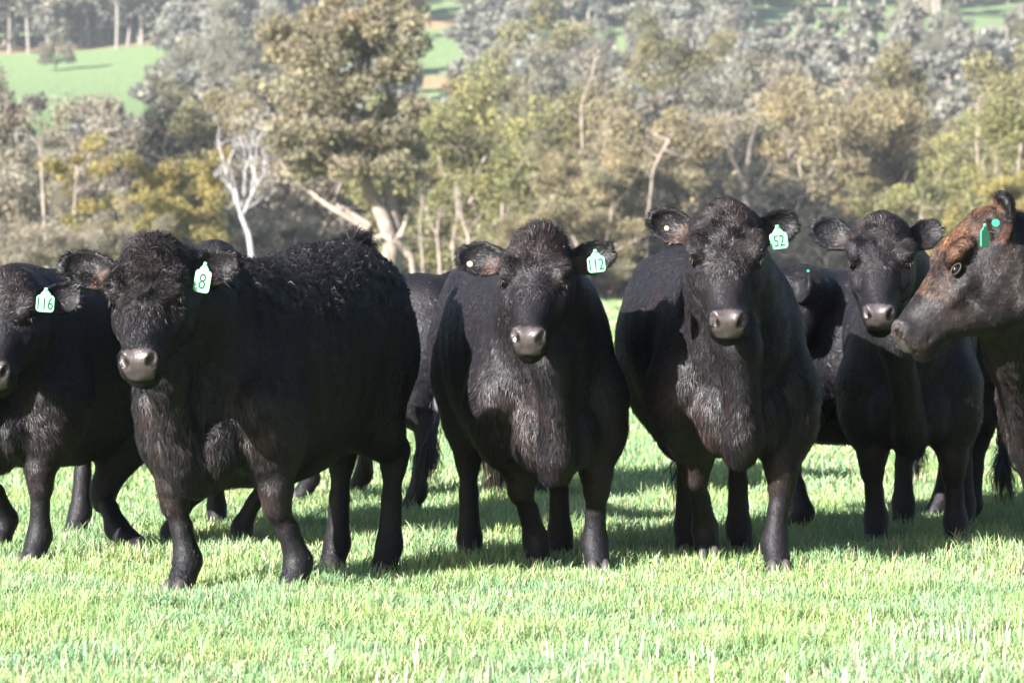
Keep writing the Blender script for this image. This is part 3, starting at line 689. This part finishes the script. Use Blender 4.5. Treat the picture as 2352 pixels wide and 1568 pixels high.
    for sd in (-1, 1):
        G.blob(hp(.503, sd*.055, .034), np.array([unit(u+w*.5+v*sd*.4), unit(v*sd*.7+w), unit(np.cross(u+w*.5+v*sd*.4, v*sd*.7+w))]), np.array([.034, .030, .020])*hs, .005, cut=True)
    # ears
    ears = []
    for sd, (tip, tw) in zip((-1, 1), g['ears']):
        b0 = hp(.045, sd*.112, -.045); e = LD(np.array(tip)); Le = np.linalg.norm(e); e = e/Le
        op = HR[2]*.7+u*.35+LD(f)*.5; op = op+LD(np.array(tw, float)); op = unit(op-e*(op@e)); wd = np.cross(e, op)
        ER = np.array([e, wd, op]); c0 = b0+e*Le*.55
        G.capsule(b0-e*.03, b0+e*Le*.35, .040*hs, .034*hs, .03)
        G.blob(c0, ER, np.array([Le*.50, .070*hs, .032*hs]), .02); G.blob(b0+e*Le*.92, ER, np.array([Le*.14, .034*hs, .020*hs]), .03)
        G.blob(c0+op*.026*hs+e*.002, ER, np.array([Le*.44, .064*hs, .040*hs]), .005, cut=True)
        ears.append((b0, e, wd, op, Le, c0))
    V, Q = G.mesh(); V = relax(V, Q, 2, .45); N, FN = normals(V, Q)
    if (N*(V-V.mean(0))).sum() < 0: Q = Q[:, ::-1]; N = -N; FN = -FN
    # region functions ----------------------------------------------------
    def hc(P): q = (P-O)/hs; return np.stack([q@u, q@v, q@w], 1)
    def regions(P):
        q = hc(P); head = (q[:, 0] > -.07) & (q[:, 0] < .56) & (np.abs(q[:, 1]) < .19) & (q[:, 2] > -.25) & (q[:, 2] < .16)
        ear = np.zeros(len(P), int); et = np.zeros(len(P))
        for i, (b0, e, wd, op, Le, c0) in enumerate(ears):
            t = (P-b0)@e/Le; rr = np.linalg.norm(P-b0-np.outer(t*Le, e), axis=1); m = (t > .12) & (t < 1.15) & (rr < .09) & (np.abs(q[:, 1]) > .12)
            ear[m] = i+1; et[m] = t[m]
        head &= ear == 0
        return q, head, ear, et
    q, head, ear, et = regions(V)
    black = np.array(g.get('base', [.0100, .0093, .0118])); skin = np.tile(black*.9, (len(V), 1))
    pad = head & (q[:, 0] > .445) & (q[:, 2] > -.050) & (np.abs(q[:, 1]) < .050+.016*np.clip((q[:, 2]+.03)/.05, 0, 1)) & (q[:, 0]+q[:, 2]*.55 > .476)
    pk = np.array([.050, .039, .040])*g.get('nosec', 1.0)
    nn = (1+.25*vnoise(V, 22, 4))[:, None]
    skin = np.where(pad[:, None], pk*nn, skin)
    for sd in (-1, 1): skin[head & (np.linalg.norm((q-[.500, sd*.055, .034])*[1, 1, 1], axis=1) < .027)] = [.006, .004, .004]
    lip = head & (q[:, 0] > .40) & (q[:, 2] < -.045) & (q[:, 2] > -.06); skin[lip] = [.02, .014, .013]
    inner = np.zeros(len(V), bool)
    for i, (b0, e, wd, op, Le, c0) in enumerate(ears):
        m = (ear == i+1) & (((V-c0)@op) > -.012) & ((N@op) > .1) & (((V-b0)@e)/Le < .5) & (((V-c0)[:, 2]) < .0); inner |= m
    skin[inner] = np.array([.045, .018, .012])*g.get('earred', 1)+.006
    me = mesh_np('body', V, Q, M_HIDE, col=skin, attrs={'pad': pad.astype(float)})
    me.materials.append(M_NOSE); mi = (pad[Q].sum(1) >= 3).astype(np.int32); me.polygons.foreach_set('material_index', mi)
    body = link('body', me, root)
    # coat ------------------------------------------------------------------
    area = np.linalg.norm(FN, axis=1)*.5; cen = V[Q].mean(1); fn = FN/(np.linalg.norm(FN, axis=1)[:, None]+1e-12)
    camL = L((0, 0, CH)); vis = ((camL-cen)/np.linalg.norm(camL-cen, axis=1)[:, None]*fn).sum(1)
    q2, head2, ear2, et2 = regions(cen)
    wgt = area*np.where(vis > -.3, 1, .12)*np.where(head2, 3.6, 1)*np.where(ear2 > 0, 1.5, 1)*np.where(cen[:, 2] < .06*s, 0, 1)*np.where((cen[:, 2] < .45*s) & ~head2, 1.4, 1)
    wgt = np.where(pad[Q].sum(1) >= 2, 0, wgt)
    n = int(g['hairs']); fi = rng.choice(len(Q), n, p=wgt/wgt.sum()); b = rng.random((n, 2)); A4 = V[Q[fi]]
    P = (A4[:, 0]*(1-b[:, :1])+A4[:, 1]*b[:, :1])*(1-b[:, 1:])+(A4[:, 3]*(1-b[:, :1])+A4[:, 2]*b[:, :1])*b[:, 1:]
    nr = (N[Q[fi]][:, 0]*(1-b[:, :1])+N[Q[fi]][:, 1]*b[:, :1])*(1-b[:, 1:])+(N[Q[fi]][:, 3]*(1-b[:, :1])+N[Q[fi]][:, 2]*b[:, :1])*b[:, 1:]; nr /= np.linalg.norm(nr, axis=1)[:, None]+1e-9
    q, head, ear, et = regions(P)
    # combing direction
    up = nr[:, 2]
    d = np.stack([-.75*np.ones(n), np.zeros(n), -.75+.5*up], 1)
    nk = np.clip((P[:, 0]/s-.42)/.15, 0, 1)[:, None]; d = d*(1-nk)+nk*np.array([-.25, 0, -1.])
    leg = (P[:, 2] < .50*s); d[leg] = [-.05, 0, -1]
    ln = np.full(n, g.get('hair', .021)); ln[P[:, 2] < .46*s] = .013; ln[P[:, 2] < .2*s] = .010
    bel = (nr[:, 2] < -.5) & (P[:, 2] > .38*s); ln[bel] = .032
    fr = np.exp(-((P[:, 0]/s-.60)**2/.03+(P[:, 2]/s-.58)**2/.03)); ln += fr*.02
    sw = .245
    dh = np.outer(np.where(q[:, 0] > sw, 1, 0), u)
    rad_ = np.stack([q[:, 0]-sw, q[:, 1]*1.3], 1); rl = np.linalg.norm(rad_, axis=1)[:, None]+1e-6; rad_ /= rl
    dr = rad_[:, :1]*u+rad_[:, 1:]*v
    dh = np.where((q[:, 0] > sw)[:, None], u*.85+dr*.3, dr)
    d[head] = dh[head]
    fore = head & (q[:, 0] < .31) & (q[:, 2] > .01); fa = np.clip((.32-q[:, 0])/.24, 0, 1)
    ln[head] = .010+.004*rng.random(head.sum())+.008*np.clip(1-np.abs(q[head, 0]-.29)/.10, 0, 1); ln[fore] = .016+.020*fa[fore]*g.get('fluff', 1)
    jaw = head & (q[:, 2] < -.06) & (q[:, 0] < .36); ln[jaw] = .018
    tuft = head & (q[:, 0] < .05) & (q[:, 2] > -.02) & (np.abs(q[:, 1]) < .10); ln[tuft] = g['tuft']*(1-.6*np.abs(q[tuft, 1])/.10)*rng.uniform(.5, 1.1, tuft.sum())
    for i, (b0, e, wd, op, Le, c0) in enumerate(ears):
        m = ear == i+1; d[m] = e+.35*wd*np.sign(((P[m]-c0)@wd))[:, None]+.1*op; edge = np.clip(et[m], 0, 1)
        ln[m] = .014+.014*edge
        ins = m & ((nr@op) > .2); ln[ins] = .020
    tht = (P[:, 0] < -.60*s) & (P[:, 2] > 1.2*s) & (np.abs(P[:, 1]) < .045*s); ln[tht] = .05
    # clumped waves
    cl = vnoise(P, 9, 50+g.get('seed', 0)); cl2 = vnoise(P, 22, 51+g.get('seed', 0)); cl3 = vnoise(P, 5, 52)
    d = d-nr*(d*nr).sum(1)[:, None]; d /= np.linalg.norm(d, axis=1)[:, None]+1e-6; sd_ = np.cross(nr, d)
    cu = np.full(n, g['curl']); cu[fore] = g.get('fcurl', .8); cu[tuft] = .5; cu[leg] = .2; cu[head & (q[:, 0] > .26)] = .12
    cu *= np.where(up > .15, 1+g.get('backcurl', 0), 1)
    ang = cu*(cl*.9+cl2*.9)+rng.normal(0, .22, n); d1 = d*np.cos(ang)[:, None]+sd_*np.sin(ang)[:, None]
    ang2 = ang+cu*(cl3*1.2+rng.normal(0, .5, n)); d2 = d*np.cos(ang2)[:, None]+sd_*np.sin(ang2)[:, None]
    lift = np.clip(.20+.12*cl2*cu/.35+rng.normal(0, .10, n), .06, 1.1); lift[leg] = .16; lift[tht] = .8; lift[fore] = .17+.08*rng.random(fore.sum()); lift[tuft] += .40; lift[ear > 0] = .24
    ln = ln*rng.uniform(.65, 1.3, n)*np.sqrt(s); ln *= np.where(up > .3, 1+.25*g.get('backcurl', 0), 1)
    wdt = np.clip(ln*.085, .0010, .0024)*np.where(head, .75, 1)*g['res']*rng.uniform(.7, 1.3, n)
    lv = lift[:, None]; p0 = P-nr*.004; p1 = P+(d1*np.cos(lv)+nr*np.sin(lv))*(ln*.5)[:, None]
    sag = np.zeros((n, 3)); sag[:, 2] = -.25*ln
    p2 = p1+(d2*np.cos(lv*.5)+nr*np.sin(lv*.5)*.7)*(ln*.5)[:, None]+sag*np.where(tuft, .8, .5)[:, None]
    al = rng.normal(0, .45, n)[:, None]; sv = (sd_*np.cos(al)+nr*np.sin(al))*wdt[:, None]*.5
    HV = np.stack([p0-sv, p0+sv, p1-sv*.8, p1+sv*.8, p2], 1).reshape(-1, 3); bi = np.arange(n)*5
    # colours
    hcx = np.tile(black*1.15, (n, 1)); br = np.array([.050, .026, .015])
    k = np.clip(.05+.5*vnoise(P, 3.0, 60+g.get('seed', 0)), 0, 1)*.20+g['brown']
    kn = np.zeros(n)
    for i, (A, K, ft, t2) in enumerate(legs[:2]): kn = np.maximum(kn, np.exp(-(((P-K)**2).sum(1))/.006))
    k = np.clip(k+kn*.7+fr*.12*np.clip(cl3+.4, 0, 1)*2+np.where(fore, .12, 0)*fa, 0, 1)[:, None]
    hcx = hcx*(1-k)+br*k
    ein = np.zeros(n, bool)
    for i, (b0, e, wd, op, Le, c0) in enumerate(ears):
        m = (ear == i+1) & ((nr@op) > .2) & (et < .5) & ((P-c0)[:, 2] < .0); ein |= m
    hcx[ein & (rng.random(n) < .30*g.get('earred', 1))] = [.07, .030, .015]
    for i, (b0, e, wd, op, Le, c0) in enumerate(ears):
        m = (ear == i+1) & ((nr@op) > .15) & ((P-c0)@op < .02*hs); hcx[m & ~ein] *= .35
    if g.get('redtop'):
        m_ = (q[:, 0] < .33) & (q[:, 0] > -.22) & (q[:, 2] > .022-.45*np.clip(.02-q[:, 0], 0, 1)+.035*vnoise(P, 7, 71)) & (np.abs(q[:, 1]) < .16) & (ear == 0)
        kk = (np.clip(1.4-np.abs(q[:, 0]-.04)*3.4, 0, 1)*m_*rng.uniform(.55, 1.1, n))[:, None]; hcx = hcx*(1-kk)+np.array([.21, .098, .050])*kk
        ch = np.clip(.5+.6*vnoise(P, 4, 72), 0, 1)*(head*.7+.12); ch = ch[:, None]; hcx = hcx*(1-ch)+np.array([.038, .028, .024])*ch
    hcx *= rng.uniform(.5, 1.7, (n, 1))*np.clip(1+.35*cl2+.2*cl, .3, 2)[:, None]*g.get('dark', 1)
    HF = np.concatenate([np.stack([bi, bi+1, bi+3], -1), np.stack([bi, bi+3, bi+2], -1), np.stack([bi+2, bi+3, bi+4], -1)])
    cme = mesh_np('coat', HV, HF, M_FUR, col=np.repeat(hcx, 5, 0), smooth=False)
    jit = g.get('gloss', .15)*(1+1.2*fore+1.0*(up > .15)*g.get('backcurl', 0))[:, None]
    sn_ = nr+d1*(-.5*cl2[:, None]*cu[:, None])+sd_*(.8*cl[:, None]*cu[:, None])+rng.normal(size=(n, 3))*jit; sn_ /= np.linalg.norm(sn_, axis=1)[:, None]
    at_ = cme.attributes.new('strand_normal', 'FLOAT_VECTOR', 'POINT'); at_.data.foreach_set('vector', np.repeat(sn_, 5, 0).astype(np.float32).ravel())
    link('coat', cme, root)
    # eyes ------------------------------------------------------------------
    th_, ph_ = np.meshgrid(np.linspace(0, math.pi, 13), np.linspace(0, 2*math.pi, 21)[:-1], indexing='ij')
    SV = np.stack([np.sin(th_)*np.cos(ph_), np.sin(th_)*np.sin(ph_), np.cos(th_)], -1).reshape(-1, 3)
    SF = np.array([[i*20+j, i*20+(j+1) % 20, (i+1)*20+(j+1) % 20, (i+1)*20+j] for i in range(12) for j in range(20)])
    for sd in (-1, 1):
        c = hp(.207, sd*.117, .022); E = link('eye', mesh_np('eye', SV*.0215*g.get('eye', 1)*hs+c, SF, M_EYE), root)
        ax = unit(v*sd*.93+w*.35+u*.05); e1 = unit(u-ax*(u@ax)+.0); e2 = np.cross(ax, e1); tt = np.linspace(0, 6.283, 19)
        ring = np.array([c+ax*(.0165*hs)+(e1*math.cos(t)*.0225+e2*math.sin(t)*.0120)*hs for t in tt]); tv, tf = tube(ring, [.0042*hs]*19, 6)
        link('eyelid', mesh_np('eyelid', tv, tf, M_LID), E)
    # hooves (two toes each) ----------------------------------------------------
    if g.get('hooves', True):
        for (A, K, ft, t2) in legs:
            hv, hf, o = [], [], 0
            for sd in (-1, 1):
                c = t2+np.array([.03, sd*.024, -.012])*s; p = SV*np.array([.055, .026, .05])*s; p[:, 2] = np.maximum(p[:, 2], -.022*s); p[:, 0] *= np.where(p[:, 2] > 0, .75, 1.1); hv.append(p+c); hf.append(np.array(SF)+o); o += len(SV)
            link('hoof', mesh_np('hoof', np.concatenate(hv), np.concatenate(hf), M_HOOF), root)
    # tail --------------------------------------------------------------------
    tl = g.get('tail')
    tp = [L(p) for p in tl] if tl is not None else [np.array(p)*s for p in ((-.76, 0, 1.12), (-.83, 0, .98), (-.84, .01, .75), (-.83, .02, .52), (-.82, .02, .34))]
    tv, tf = tube(tp, np.linspace(.035, .010, len(tp)), 8); tp = np.array(tp)
    nh = 1400; t = rng.beta(3.2, 1.0, nh)*(len(tp)-1.001); i0 = t.astype(int); fr_ = (t-i0)[:, None]; p0 = tp[i0]*(1-fr_)+tp[i0+1]*fr_
    dd = tp[i0+1]-tp[i0]; dd /= np.linalg.norm(dd, axis=1)[:, None]; lnn = (.03+.14*np.clip((t/(len(tp)-1)-.55)/.45, 0, 1))*rng.uniform(.5, 1.2, nh)
    o_ = rng.normal(size=(nh, 3))*.25; w1 = rng.normal(size=(nh, 3)); w1 /= np.linalg.norm(w1, axis=1)[:, None]
    pa = p0+o_*.05; pb = pa+(dd+o_)*lnn[:, None]*.5; pc = pb+(dd*.9+o_*-.2+[0, 0, -.4])*lnn[:, None]*.5; w1 *= .0018
    hv = np.stack([pa-w1, pa+w1, pb-w1, pb+w1, pc], 1).reshape(-1, 3); bi = np.arange(nh)*5+len(tv)
    hf = np.concatenate([np.stack([bi, bi+1, bi+3], -1), np.stack([bi, bi+3, bi+2], -1), np.stack([bi+2, bi+3, bi+4], -1)])
    tc = np.tile(black*1.4, (len(tv)+len(hv), 1))*rng.uniform(.6, 1.5, (len(tv)+len(hv), 1))
    if g.get('tailc') is not None: tc[len(tv)+len(hv)//2:] = g['tailc']
    link('tail', mesh_np('tail', np.concatenate([tv, hv]), [tf, hf], M_COAT, col=tc, smooth=False), root)
    # ear tags ------------------------------------------------------------------
    for tg in g.get('tags', []): ear_tag(root, L, LD, **tg)
    return root

def ear_tag(root, L, LD, at, w=.07, h=.075, text='', tilt=0, yaw=-90, m=None, neck=.03, tw=0.0, button=False, lab=None, ink=None):
    """moulded flag tag: rounded plate, tapering neck and stud"""
    f = np.array([math.cos(R(yaw)), math.sin(R(yaw)), 0]); x = np.cross([0, 0, 1.], f); x = x/np.linalg.norm(x); z = np.array([0, 0, 1.])
    c_, s_ = math.cos(R(tilt)), math.sin(R(tilt)); x, z = x*c_+z*s_, z*c_-x*s_
    c = np.asarray(at, float)
    if button:
        t = np.arange(20)/20*6.283; pts = [(math.cos(a)*w/2, math.sin(a)*w/2) for a in t]
    else:
        pts = []; r_ = min(w, h)*.22
        for cx_, cy_, a0 in ((w/2-r_, -h/2+r_, -90), (w/2-r_, h/2-r_, 0)):
            for k in range(6): a = R(a0+k*18); pts.append((cx_+math.cos(a)*r_, cy_+math.sin(a)*r_))
        pts += [(w*.26, h/2+neck*.2), (w*.12, h/2+neck*.6), (w*.09, h/2+neck), (-w*.09, h/2+neck), (-w*.12, h/2+neck*.6), (-w*.26, h/2+neck*.2)]
        for cx_, cy_, a0 in ((-w/2+r_, h/2-r_, 90), (-w/2+r_, -h/2+r_, 180)):
            for k in range(6): a = R(a0+k*18); pts.append((cx_+math.cos(a)*r_, cy_+math.sin(a)*r_))
    n = len(pts); V = []; th = .0022 if not button else .005
    for off, ins in ((-th, 0), (th*.6, 0), (th, .94)):
        for (a, b) in pts:
            k = 1 if ins == 0 else .965
            V.append(c+x*a*k+z*b*k+f*off)
    V.append(c+f*th); V.append(c-f*th)
    F4, F3 = [], []
    for r0 in (0, 1):
        for i in range(n): F4.append([r0*n+i, r0*n+(i+1) % n, (r0+1)*n+(i+1) % n, (r0+1)*n+i])
    for i in range(n): F3 += [[2*n+i, 2*n+(i+1) % n, 3*n], [(i+1) % n, i, 3*n+1]]
    V = np.array([L(p) for p in V])
    o = link('ear_tag', mesh_np('ear_tag', V, [np.array(F4), np.array(F3)], m or M_TAGG, smooth=False), root)
    if lab: o['label'] = lab
    if not button:
        a = np.linspace(0, 6.283, 13); cc = c+z*(h/2+neck*.8)+f*.006
        sv = [L(cc)]+[L(cc+(x*math.cos(q)+z*math.sin(q))*.0055) for q in a[:-1]]+[L(cc-f*.006+(x*math.cos(q)+z*math.sin(q))*.0065) for q in a[:-1]]
        sf3 = [[0, 1+i, 1+(i+1) % 12] for i in range(12)]; sf4 = [[1+i, 13+i, 13+(i+1) % 12, 1+(i+1) % 12] for i in range(12)]
        link('stud', mesh_np('stud', np.array(sv), [np.array(sf4), np.array(sf3)], m or M_TAGG, smooth=False), o)
    if text:
        cu = bpy.data.curves.new('t', 'FONT'); cu.body = text; cu.size = h*.98; cu.align_x = 'CENTER'; cu.align_y = 'CENTER'; cu.offset = -.0004 if ink is None else ink
        cu.extrude = 0.0004; to = bpy.data.objects.new('t', cu); COL.objects.link(to); bpy.context.view_layer.update()
        me = bpy.data.meshes.new_from_object(to.evaluated_get(bpy.context.evaluated_depsgraph_get())); bpy.data.objects.remove(to); bpy.data.curves.remove(cu)
        P = np.array([vv.co[:] for vv in me.vertices]); kx = min(.72, w*.86/max(P[:, 0].max()-P[:, 0].min(), 1e-6))
        P[:, 1] -= (P[:, 1].max()+P[:, 1].min())/2; P[:, 0] -= (P[:, 0].max()+P[:, 0].min())/2
        for vv, p in zip(me.vertices, P): vv.co = L(c+x*p[0]*kx+z*p[1]+f*(th+.0006+p[2]))
        me.materials.clear(); me.materials.append(M_INK); me.name = 'numerals'; link('numerals', me, o)

# ------------------------------------------------------------------ the herd
def foot(x, y, D): p = px(x, y+16, D); p[2] = np.clip(p[2], -.05, .05); return p
# number 8: front left, body turned so that its left flank shows
cow(dict(label='black cow wearing green ear tag 8, flank turned to the right, nearest on the left', at=(-.885, 12.25), head=-115, w=.91, fw=1.12, fluff=1.2, s=1.0, seed=1, tilt=.06,
    feet=[foot(420, 1345, 11.85), foot(675, 1350, 11.8), foot(765, 1303, 12.7), foot(885, 1308, 12.6)],
    nose=px(316, 828, 11.15), yaw=-97, pitch=50, roll=3, hs=.97, deep=.06, ears=[((-.215, .02, .055), (0, 0, 0)), ((.17, .03, .05), (0, 0, 0))], hairs=210000, curl=.5, backcurl=2.4, tuft=.07, brown=.03, tail=[px(845, 700, 13.1), px(850, 800, 13.1), px(850, 900, 13.1), px(848, 960, 13.1)],
    tags=[dict(at=px(465, 646, 11.33), w=.058, h=.078, text='8', tilt=-10, yaw=-100, neck=.028)]))
# number 112: centre
cow(dict(label='black cow wearing green ear tag 112, standing in the centre with a standing forelock', at=(.055, 13.05), head=-79, w=.90, fw=1.06, fluff=.8, s=.985, seed=2,
    feet=[foot(1235, 1292, 12.75), foot(1370, 1297, 12.65), foot(1082, 1287, 13.25), foot(1290, 1274, 13.4)],
    nose=px(1213, 775, 11.95), yaw=-95, pitch=50, roll=-3, hs=.95, deep=.055, ears=[((-.19, .03, .02), (0, 0, 0)), ((.165, .03, .05), (0, 0, .0))], hairs=200000, curl=.25, tuft=.11, brown=.03,
    tags=[dict(at=px(1370, 607, 12.12), w=.066, h=.060, text='112', tilt=6, yaw=-88, neck=.025), dict(at=px(1079, 606, 12.1), w=.022, button=True, m=M_BUTW, lab='round cream button tag')],
    tail=[px(1100, 940, 13.9), px(1108, 975, 13.9), px(1112, 1000, 13.9), px(1114, 1010, 13.9)], tailc=(.04, .036, .014)))
# number 52
cow(dict(label='black cow wearing green ear tag 52, facing the camera right of the centre', at=(.81, 13.15), head=-84, w=.95, fw=1.15, s=1.02, seed=3, earred=.6,
    feet=[foot(1622, 1266, 13.0), foot(1784, 1298, 12.6), foot(1580, 1262, 13.5), foot(1700, 1264, 13.5)],
    nose=px(1672, 738, 12.1), yaw=-92, pitch=56, roll=0, hs=.97, deep=.0, ears=[((-.165, .03, .065), (0, 0, -.1)), ((.15, .03, .055), (0, 0, 0))], hairs=200000, curl=.25, tuft=.05, brown=.03, fluff=1.15,
    tags=[dict(at=px(1789, 553, 12.28), w=.068, h=.062, text='52', tilt=7, yaw=-86, neck=.028), dict(at=px(1531, 524, 12.2), w=.018, button=True, m=M_BUTW, lab='small cream button tag')]))
# untagged black cow to the right
cow(dict(label='black cow with no ear tag, between the cow tagged 52 and the brown headed one', at=(1.745, 14.45), head=-97, w=.83, fw=1.0, s=1.0, seed=4, earred=.2,
    feet=[foot(2012, 1237, 14.0), foot(2195, 1243, 13.95), foot(2075, 1202, 14.8), foot(2215, 1205, 14.75)],
    nose=px(2018, 722, 13.25), yaw=-99, pitch=52, roll=0, hs=.95, deep=.03, ears=[((-.17, .04, .075), (0, 0, 0)), ((.13, .04, .07), (0, 0, 0))], hairs=130000, curl=.3, tuft=.05, fluff=1.1))
# brown headed cow at the right edge
cow(dict(label='dark cow with a rusty brown forehead, head in profile at the right edge', at=(2.43, 12.62), head=-140, w=.92, s=1.0, hs=1.05, jaw=1.4, seed=5,
    feet=[foot(2400, 1290, 12.35), foot(2440, 1330, 12.0), px(2900, 1330, 12.9), px(2950, 1330, 12.5)],
    nose=px(2060, 763, 11.75), yaw=-176, pitch=51, eye=1.02, roll=0, ears=[((.02, .17, .06), (0, 0, 0)), ((-.0, -.06, .17), (-.3, -.6, 0))], hairs=200000, curl=.5, tuft=.03, brown=.10, redtop=True,
    tags=[dict(at=px(2262, 548, 11.42), w=.05, h=.062, tilt=0, yaw=-40, m=M_TAGD, neck=.02), dict(at=px(2287, 512, 11.40), w=.026, button=True, m=M_TAGD, lab='round teal button tag')]))
# number 116 at the left edge
cow(dict(label='black cow wearing green ear tag 116, cut by the left edge of the photo', at=(-1.83, 13.6), head=-116, w=.95, s=.97, seed=6,
    feet=[foot(3, 1240, 13.6), foot(80, 1280, 13.1), foot(175, 1222, 14.4), foot(320, 1266, 13.4)],
    knee={3: px(236, 1125, 13.7)}, fet={3: px(268, 1212, 13.55)}, toe={3: px(318, 1262, 13.4)},
    nose=px(-16, 856, 12.6), yaw=-98, pitch=50, roll=4, hs=.97, deep=.05, ears=[((-.17, .03, .03), (0, 0, 0)), ((.155, .03, .005), (0, 0, 0))], hairs=130000, curl=.4, tuft=.05,
    tags=[dict(at=px(104, 697, 12.62), w=.070, h=.066, text='116', tilt=-4, yaw=-88, neck=.028)]))
# cow hidden behind number 8, only its legs show
cow(dict(label='black cow mostly hidden behind the cow tagged 8, only its legs showing', at=(-1.18, 14.3), head=-75, w=.8, s=.88, seed=7, h=.015,
    feet=[foot(395, 1262, 13.9), foot(558, 1250, 13.9), foot(500, 1200, 14.9), foot(640, 1200, 14.8)],
    nose=px(480, 800, 13.3), yaw=-90, pitch=65, ears=[((-.14, .03, -.03), (0, 0, 0)), ((.14, .03, -.03), (0, 0, 0))], hairs=30000, res=1.4, tuft=.02))
# between 8 and 112, rump to the right
cow(dict(label='black cow seen between the cows tagged 8 and 112, its rump and tail showing', at=(-.86, 16.2), head=165, w=.9, s=.93, seed=8, h=.014,
    feet=[foot(700, 1130, 16.6), foot(640, 1130, 16.0), foot(822, 1120, 16.9), foot(945, 1166, 15.9)],
    nose=px(560, 900, 16.4), yaw=175, pitch=60, ears=[((-.0, .14, .03), (0, 0, 0)), ((.0, -.14, .03), (0, 0, 0))], hairs=45000, res=1.4, tuft=.03,
    tail=[px(985, 760, 15.95), px(1003, 860, 15.9), px(1004, 950, 15.85), px(992, 1005, 15.8), px(985, 1035, 15.8)]))
cow(dict(label='black cow hidden behind the cow tagged 112, one dark leg showing below its belly', at=(.17, 17.6), head=-70, w=.7, s=.82, seed=9, h=.015,
    feet=[foot(1135, 1142, 17.0), foot(1240, 1142, 17.0), foot(1200, 1120, 18), foot(1260, 1120, 18)],
    nose=px(1240, 800, 16.7), yaw=-90, pitch=65, ears=[((-.14, .03, -.03), (0, 0, 0)), ((.14, .03, -.03), (0, 0, 0))], hairs=20000, res=1.5, tuft=.02))
# furry black cow between 52 and the untagged one
cow(dict(label='shaggy black cow standing sideways behind the cow tagged 52, head turned away', at=(1.72, 15.2), head=172, w=.9, s=.97, seed=10, earred=0, h=.013,
    feet=[foot(1790, 1190, 15.4), foot(1828, 1218, 14.8), foot(2150, 1180, 15.6), foot(2215, 1200, 15.1)],
    nose=px(1690, 850, 15.0), yaw=175, pitch=62, ears=[((-.0, .14, .03), (0, 0, 0)), ((.06, -.12, .05), (0, 0, 0))], hairs=70000, res=1.3, curl=.6, tuft=.03,
    tags=[dict(at=px(1856, 622, 14.75), w=.012, button=True, m=M_TAGD, lab='round teal button tag')]))
# behind the brown headed cow: rump and tail
cow(dict(label='black cow almost hidden behind the brown headed cow, its tail hanging in view', at=(3.05, 16.0), head=-15, w=.85, s=.95, seed=11, h=.015,
    feet=[px(2650, 1190, 15.5), px(2650, 1190, 16.2), px(2395, 1180, 16.0), px(2390, 1180, 16.6)],
    nose=px(2900, 800, 15.5), yaw=-15, pitch=60, ears=[((-.0, -.14, .03), (0, 0, 0)), ((.0, .14, .03), (0, 0, 0))], hairs=30000, res=1.4, tuft=.02,
    tail=[px(2282, 800, 15.9), px(2290, 900, 15.85), px(2298, 980, 15.8), px(2303, 1040, 15.8), px(2304, 1070, 15.8)]))
# far away at the end of the pasture
cow(dict(label='tiny blurred reddish brown cow far off between the cows tagged 112 and 52', at=(px(1408, 640, 190)[0], 190), head=-60, s=1.0, seed=12, h=.03, group='cattle far off by the trees', base=[.24, .075, .035],
    feet=[(px(1408, 640, 190)[0]+a, 190+b, 0) for a, b in ((.05, -.45), (.4, -.25), (-.45, .25), (-.1, .5))], nose=(px(1408, 640, 190)[0]+.5, 189.1, 1.0), yaw=-60, pitch=50,
    ears=[((-.15, 0, 0), (0, 0, 0)), ((.15, 0, 0), (0, 0, 0))], hairs=2500, res=7, tuft=.03, hooves=False))
